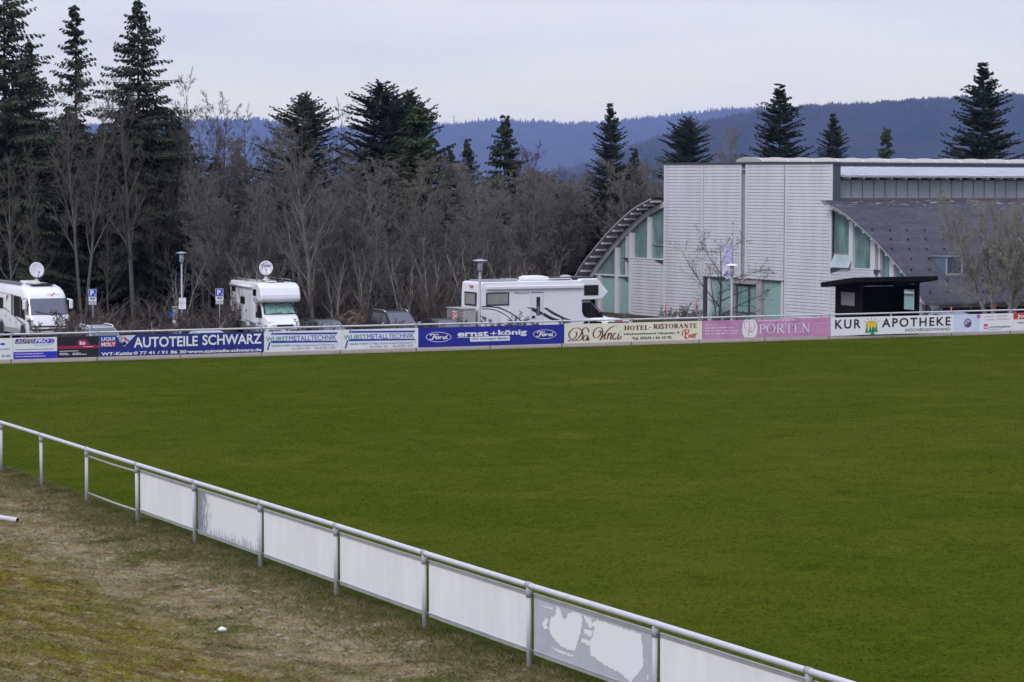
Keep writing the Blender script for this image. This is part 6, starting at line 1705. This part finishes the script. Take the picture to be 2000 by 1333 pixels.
rows3 = [(520, 300, 150), (560, 262, 158), (640, 290, 142), (690, 282, 152), (735, 300, 140), (775, 292, 156), (820, 308, 146), (868, 330, 158), (905, 318, 142), (950, 312, 152), (985, 330, 146), (1030, 312, 166), (1062, 322, 170), (1105, 330, 168), (1130, 335, 172), (1165, 325, 169), (1205, 305, 168), (1240, 330, 172), (1268, 350, 176), (660, 330, 137), (800, 350, 137), (935, 372, 137), (1060, 350, 165), (500, 340, 140), (990, 400, 138), (870, 395, 136), (735, 400, 136), (1100, 345, 166), (455, 330, 138), (545, 350, 145)]
for i, (px, yt, d) in enumerate(rows3):
    plant(('round_a', 'round_b', 'round_c')[i % 3], px, yt, d, 'leafless grey brown tree in the dense thicket between the overcab motorhome and the hall', 'thicket_tree', 'bare tree', G2, 1.05 + .25 * rg_.random())
for px, yt in ((-30, 320), (45, 345), (110, 350), (215, 340), (310, 335)):
    plant(('tall_a', 'tall_b', 'tall_c')[px % 3], px + rg_.uniform(-6, 6), yt + rg_.uniform(-20, 20), 141 + rg_.uniform(-3, 6), 'thin leafless tree among the dark spruces at the left wood edge', 'thicket_tree', 'bare tree', 'thin bare trees among the spruces', .95)
plant('purple', 1085, 274, 172, 'leafless tree with a purplish crown above the thicket, right of the lone narrow spruce', 'bare_tree', 'bare tree', None, 1.0)
for i, px in enumerate(range(470, 1075, 34)):
    plant('sapling', px + rg_.uniform(-12, 12), 515 + rg_.uniform(-45, 50), 133.5 + rg_.uniform(-1, 3), 'reddish brown leafless sapling at the foot of the thicket behind the parked vehicles', 'sapling', 'sapling', 'saplings at the foot of the thicket', 1.0 + .4 * rg_.random())
for i, px in enumerate((-10, 20, 100, 130, 185, 215, 245, 300, 330, 392, 420, 440)):
    plant('sapling', px, 590 + rg_.uniform(-25, 15), 133 + rg_.uniform(-1, 2), 'low brown leafless brush at the foot of the dark spruces', 'sapling', 'sapling', 'brush at the foot of the spruces', 1.6)
plant('orchard', 1402, 437, 125, 'small dark leafless tree with wide spreading limbs in front of the hall entrance', 'small_tree', 'tree', None, 1.0, rz=2.2)
plant('many_stem', 1958, 362, 126.5, 'leafless many stemmed tree with mottled trunks before the slate roof', 'small_tree', 'tree', None, .88, rz=.4)
for pn, px, yt, d, wid, lab in (
    ('shrub', 1331, 596, 133, 1.0, 'clipped round leafless shrub left of the snow pole by the hall'),
    ('shrub', 1376, 594, 132, 1.5, 'wide clipped leafless shrub at the foot of the small dark tree'),
    ('shrub', 1417, 606, 131, .8, 'small leafless shrub just left of the white hatted lamp'),
    ('shrub', 1215, 607, 141, 1.2, 'dull leafless shrub under the tall glazing at the left end of the hall'),
    ('shrub_red', 1003, 607, 114, .9, 'leafless bush before the long motorhome, left of its entrance door'),
    ('shrub_red', 1058, 618, 113.5, 1.2, 'leafless bush before the long motorhome, right under its entrance door'),
    ('shrub', 598, 619, 113.5, .8, 'dense dark little bush at the nose of the overcab motorhome'),
    ('shrub_red', 795, 616, 113.5, 1.2, 'leafless hedge bush before the black off road car'),
    ('shrub_red', 842, 611, 128, 2.2, 'low brown leafless hedge right of the black off road car'),
    ('shrub_red', 700, 607, 131, 1.8, 'brown leafless hedge left of the black off road car'),
    ('shrub_red', 118, 612, 112.5, 1.0, 'leafless bush before the nose of the leftmost motorhome'),
    ('shrub_red', 152, 596, 120, 1.0, 'tall leafless bush between the leftmost motorhome and its parking sign'),
    ('shrub_red', 292, 625, 128, 2.2, 'round brown dry bush left of the ticket machine'),
    ('shrub_red', 222, 616, 129, 1.8, 'reddish leafless bush right of the left parking sign'),
    ('shrub_red', 395, 600, 129, 1.6, 'brown leafless bush right of the lamp with notice plates'),
    ('shrub', 530, 632, 113, 1.0, 'low dry bush below the headlight of the overcab motorhome')):
    plant(pn, px, yt, d, lab, 'shrub', 'shrub', 'leafless shrubs round the car park', wid, z0=LOW if d > 118 else ground_z(*col_at(px, d)[:2]))
# heap of earth and litter behind the dark hatchback
rg2 = np.random.default_rng(3)
hp = col_at(668, 133, LOW)
n = 44; V = []; F = []
for j in range(n):
    for i in range(n):
        x, y = (i / (n - 1) - .5) * 11, (j / (n - 1) - .5) * 5
        r_ = math.hypot(x / 5.5, y / 2.5); z = 1.25 * max(0, 1 - r_) ** .7 * (1 + .25 * math.sin(x * 1.9) * math.cos(y * 1.3)) + (rg2.normal(0, .10) if r_ < 1 else 0) - .05
        V.append((x, y, z))
for j in range(n - 1):
    for i in range(n - 1): F.append((j * n + i, j * n + i + 1, (j + 1) * n + i + 1, (j + 1) * n + i))
b = MB(); b.add(V, F); o = b.build('earth_heap', ground_mat('heap_soil', [(.085, .062, .045), ((.20, .165, .13), 3.5, .54, .64), ((.03, .022, .016), 2.2, .46, .62)], bump=1.0, bscale=7), None, loc=hp)
tag(o, 'brown heap of earth and dead leaves behind the dark hatchback', 'heap')

# ------------------------------------------------------------------ hills, far wood on them
def hill(name, D, prof, seed, mat, foot=2600, ntree=5000):
    xs = np.array([p[0] for p in prof], float); ys = np.array([p[1] for p in prof], float)
    cols = np.linspace(xs[0], xs[-1], 150); rg = np.random.default_rng(seed)
    def crest(px): return np.interp(px, xs, ys)
    crest_z = np.array([at_depth(c, crest(c), D).z for c in cols])
    crest_x = np.array([at_depth(c, 300, D).x for c in cols])
    crest_z += 3.0 * np.sin(np.arange(150) * 1.3 + seed) * .6
    fr = [-.02, .0, .06, .13, .22, .32, .43, .55, .68, .82, 1.0, 1.06, 1.2, 1.5]
    V = []; F = []
    def surf(ci, f):
        # f: 0 foot .. 1 crest .. >1 falls away behind
        z = crest_z[ci]; y = D - foot * (1 - f)
        s = math.sin(min(f, 1) * math.pi / 2) ** 1.15 if f > 0 else 0
        zz = LOW - 4 + (z - LOW + 4) * s
        if f > 1: zz = z - (f - 1) * foot * .35
        zz += (0 if f <= 0 or f >= .98 else 9 * math.sin(ci * .33 + f * 7 + seed) * f * (1 - f) * 4)
        return crest_x[ci] * (y / D), y, zz
    for f in fr:
        for ci in range(150): V.append(surf(ci, f))
    for j in range(len(fr) - 1):
        for i in range(149): F.append((j * 150 + i, j * 150 + i + 1, (j + 1) * 150 + i + 1, (j + 1) * 150 + i))
    b = MB(); b.add(V, F); o = b.build(name, mat, None, True); tag(o, kind='structure')
    if o.data.polygons[1000].normal.y > 0: o.data.flip_normals()
    # the wood: thousands of far conifers as one mass
    tv = []; tf = []
    for k in range(ntree):
        if k < ntree * .38: f = 1.0 - abs(rg.normal(0, .012))
        else: f = rg.uniform(.35, 1.0)
        ci = rg.uniform(0, 148.9); i = int(ci); a = ci - i
        p = np.array(surf(i, f)) * (1 - a) + np.array(surf(i + 1, f)) * a
        h = D * rg.uniform(.9, 1.8) / 1000 * ((.85 if rg.random() < .85 else 1.25) if f > .96 else .6); w = h * rg.uniform(.22, .42)
        k0 = len(tv)
        for q in range(4): an = q * math.pi / 2 + rg.uniform(0, 1); tv.append((p[0] + w * math.cos(an), p[1] + w * math.sin(an), p[2] - h * .15))
        tv.append((p[0], p[1], p[2] + h)); tf += [(k0 + q, k0 + (q + 1) % 4, k0 + 4) for q in range(4)]
    me = np_mesh(name + '_wood', np.array(tv), np.array(tf), FARW)
    w_ = mk_obj('hill_wood', me); tag(w_, 'far conifer wood covering the blue hills', 'wood', kind='stuff')
    return o
FARW = M('far_wood', (.020, .034, .024), .9, var=.5, vscale=.004, col2=(.045, .040, .030))
HILLM = ground_mat('hill_wooded', [(.024, .034, .029), ((.038, .036, .032), .006, .45, .6), ((.014, .026, .016), .012, .5, .65)], bump=.0)
hill('hill', 12500, [(-400, 262), (0, 255), (200, 245), (410, 236), (500, 234), (545, 240), (620, 252), (700, 250), (840, 243), (880, 247), (925, 242), (938, 236), (985, 238), (1050, 241), (1100, 244), (1150, 243), (1200, 239), (1300, 229), (1400, 217), (1480, 214), (1600, 222), (1900, 240), (2400, 250)], 1, HILLM)
hill('hill', 6000, [(1000, 352), (1160, 322), (1232, 290), (1300, 266), (1371, 244), (1472, 220), (1568, 212), (1640, 208), (1712, 205), (1800, 198), (1856, 195), (2000, 188), (2200, 178), (2500, 190)], 2, HILLM, 1500, 7000)
tw = at_depth(886.5, 240, 12450); zt = at_depth(886.5, 226, 12450).z
t_ = thing('hilltop_tower', 'tiny grey tower on the far hill crest between the twin firs and the lone spruce', 'tower', (tw.x, tw.y, tw.z - 6))
b = MB(); b.tube([(0, 0, -4), (0, 0, zt - tw.z + 6)], [3.2, 2.8], 8); b.build('shaft', M('tower_grey', (.30, .28, .33), .8), t_); b = MB(); b.lathe([(3.4, zt - tw.z - 6), (3.6, zt - tw.z), (3.0, zt - tw.z + 2)], n=10); b.build('platform', M('tower_grey', (.3, .28, .33)), t_)
tb_ = at_depth(892, 240, 12440)
t_ = thing('hilltop_building', 'tiny pale low building beside the tower on the far hill crest', 'building', (tb_.x, tb_.y, tb_.z - 3))
b = MB(); b.box((0, 0, 4), (18, 8, 6)); b.build('wall', M('pale_wall', (.55, .53, .53), .8), t_); b = MB(); b.prism([(-10, 7), (10, 7), (9, 9), (-9, 9)], -5, 5); b.build('roof', M('pale_roof', (.7, .7, .72), .6), t_)

# ------------------------------------------------------------------ grass and small things
def blades(name, n, area, zf, mat, hgt, wid, lean, seed, keep, label):
    rg = np.random.default_rng(seed); V = []; cnt = 0
    E_ = area[0] + (area[1] - area[0]) * rg.random(n) ** (2.2 if area[1] < 2 else 1.0); Q_ = rg.uniform(area[2], area[3], n)
    base = N0[None] + (-ND)[None] * (Q_ + (F0 - N0) @ (-ND))[:, None] + (-FD)[None] * E_[:, None]
    d = base[:, 1]; ok = (np.abs(base[:, 0] / np.maximum(d, 1)) < .30) & (d > 17) & (rg.random(n) < keep(d))
    base = base[ok]; E_ = E_[ok]; Q_ = Q_[ok]; n = len(base)
    z = np.array([zf(a, b_, e, q) for a, b_, e, q in zip(base[:, 0], base[:, 1], E_, Q_)])
    az = rg.uniform(0, 2 * math.pi, n); h = hgt * rg.uniform(.5, 1.5, n); w = wid * rg.uniform(.6, 1.4, n); la = rg.uniform(0, 2 * math.pi, n); ll = lean * h * rg.uniform(.7, 1.25, n)
    P0 = np.stack([base[:, 0] - np.cos(az) * w, base[:, 1] - np.sin(az) * w, z - .01], 1); P1 = np.stack([base[:, 0] + np.cos(az) * w, base[:, 1] + np.sin(az) * w, z - .01], 1)
    P2 = np.stack([base[:, 0] + np.cos(la) * ll, base[:, 1] + np.sin(la) * ll, z + h], 1)
    V = np.stack([P0, P1, P2], 1).reshape(-1, 3)
    o = mk_obj(name, np_mesh(name, V, np.arange(len(V)).reshape(-1, 3), mat)); tag(o, label, 'grass', kind='stuff')
    return o
blades('pitch_grass', 2100000, (-76, -.02, -75, -.05), lambda a, b_, e, q: plane(a, b_), turf_blade, .023, .011, 2.0, 1, lambda d: np.clip(34 / d, 0, 1) ** 1.1 * .8, 'short green grass of the football pitch')
blades('verge_grass', 950000, (-.15, 24, -98, -22), lambda a, b_, e, q: ground_z(a, b_), vblade, .036, .009, 2.3, 2, lambda d: np.full_like(d, 1.0), 'short dry grass and moss of the verge')
blades('fence_grass', 60000, (-.25, 1.3, -75, -14), lambda a, b_, e, q: ground_z(a, b_), ground_mat('rank_grass', [(.105, .105, .034), ((.20, .165, .09), 2.5, .42, .62), ((.065, .080, .020), 1.2, .5, .7)], bump=0, thin=.3), .055, .009, 1.5, 3, lambda d: np.full_like(d, .9), 'longer tufts of grass along the foot of the near railing')
def ground_at(px, py):
    r = ray(px, py); k0 = 20 / r.y
    for k in np.linspace(20 / r.y, 120 / r.y, 4000):
        p = CAM0 + r * k
        if p.z <= ground_z(p.x, p.y): return p
    return p
rs = random.Random(12)
STONE = M('pebble', (.25, .23, .195), .8, var=.3, vscale=30)
def lump(name, mat, sx, sy, sz, seed):
    rr = random.Random(seed); b = MB(); n1, n2 = 7, 5; vs = []; fs = []
    for j in range(n2 + 1):
        th = math.pi * j / n2
        for i in range(n1):
            a = 2 * math.pi * i / n1; k = rr.uniform(.75, 1.2)
            vs.append((sx * math.sin(th) * math.cos(a) * k, sy * math.sin(th) * math.sin(a) * k, sz * math.cos(th) * k))
    for j in range(n2):
        for i in range(n1): i2 = (i + 1) % n1; fs.append((j * n1 + i, j * n1 + i2, (j + 1) * n1 + i2, (j + 1) * n1 + i))
    b.add(vs, fs); return b.mesh(name, mat)
pm_ = [lump('pebble', STONE, .045, .035, .02, s) for s in range(4)]
for px, py in ((288, 1105), (302, 1112), (318, 1121), (346, 1127), (358, 1140), (362, 1146), (395, 1150), (410, 1155), (430, 1160), (436, 1168), (412, 1170), (497, 1158), (545, 1243), (560, 1250), (600, 1262), (95, 1062), (108, 1070), (70, 1047), (90, 1043), (355, 1315), (310, 1187), (545, 1283), (655, 1290), (720, 1275), (780, 1318), (640, 1268), (585, 1285), (470, 1195), (530, 1207)):
    p = ground_at(px, py); o = mk_obj('pebble', pm_[rs.randrange(4)], None, p + Vector((0, 0, .012)), rs.uniform(0, 6)); s = rs.uniform(.6, 1.25); o.scale = (s, s, s)
    tag(o, 'small pale pebble lying in the dry grass of the verge', 'pebble', 'pale pebbles in the verge')
LEAF = M('dead_leaf', (.17, .075, .035), .8, rand=.3)
b = MB(); b.add([(0, -.04, .0), (.03, 0, .02), (.0, .05, .01), (-.03, 0, .018)], [(0, 1, 2, 3)]); lm_ = b.mesh('dead_leaf', LEAF)
for k in range(46):
    p = ground_at(rs.uniform(60, 980), rs.uniform(1040, 1325))
    e, q = xy_to_eq(p.x, p.y)
    if e < .3: continue
    o = mk_obj('dead_leaf', lm_, None, p + Vector((0, 0, .02)), rs.uniform(0, 6)); tag(o, 'brown dead leaf lying in the dry grass of the verge', 'leaf', 'dead leaves in the verge'); o.rotation_euler = (rs.uniform(-.5, .5), rs.uniform(-.5, .5), rs.uniform(0, 6))
p = ground_at(433, 1234); o = mk_obj('crumpled_paper', lump('crumpled_paper', PAPER, .07, .05, .04, 9), None, p + Vector((0, 0, .03)), .3); tag(o, 'crumpled white scrap of paper on the dry verge', 'litter')
# pipe end lying on the verge at the left edge
p = ground_at(34, 1021); q = ground_at(-60, 1006)
pipe = MB(); dv = (q - p); pipe.tube([Vector((0, 0, .04)), dv + Vector((0, 0, .05))], .05, 14, cap=False); pipe.tube([Vector((0, 0, .04)), dv * .3 + Vector((0, 0, .04))], .044, 14, 1, cap=False)
o = pipe.build('metal_pipe', [RAIL, BLACK], None, True, fix=False, loc=p); tag(o, 'end of a grey metal pipe lying on the verge at the left picture edge', 'pipe')

# ------------------------------------------------------------------ haze
hz_ = MB(); hz_.box2((-16000, -4000, -12), (16000, 17500, 560))
ho = hz_.build('haze', [bpy.data.materials.new('haze_air')], None); tag(ho, kind='stuff', label='thin blue air between the viewer and the far hills', cat='haze')
hm = ho.data.materials[0]; hm.use_nodes = True; nt = hm.node_tree; nt.nodes.clear()
ou = nt.nodes.new('ShaderNodeOutputMaterial'); vo = nt.nodes.new('ShaderNodeVolumePrincipled')
vo.inputs['Density'].default_value = 6.2e-5; vo.inputs['Color'].default_value = (.27, .39, 1.0, 1); vo.inputs['Absorption Color'].default_value = (1, 1, 1, 1); vo.inputs['Anisotropy'].default_value = 0.0
nt.links.new(vo.outputs['Volume'], ou.inputs['Volume'])
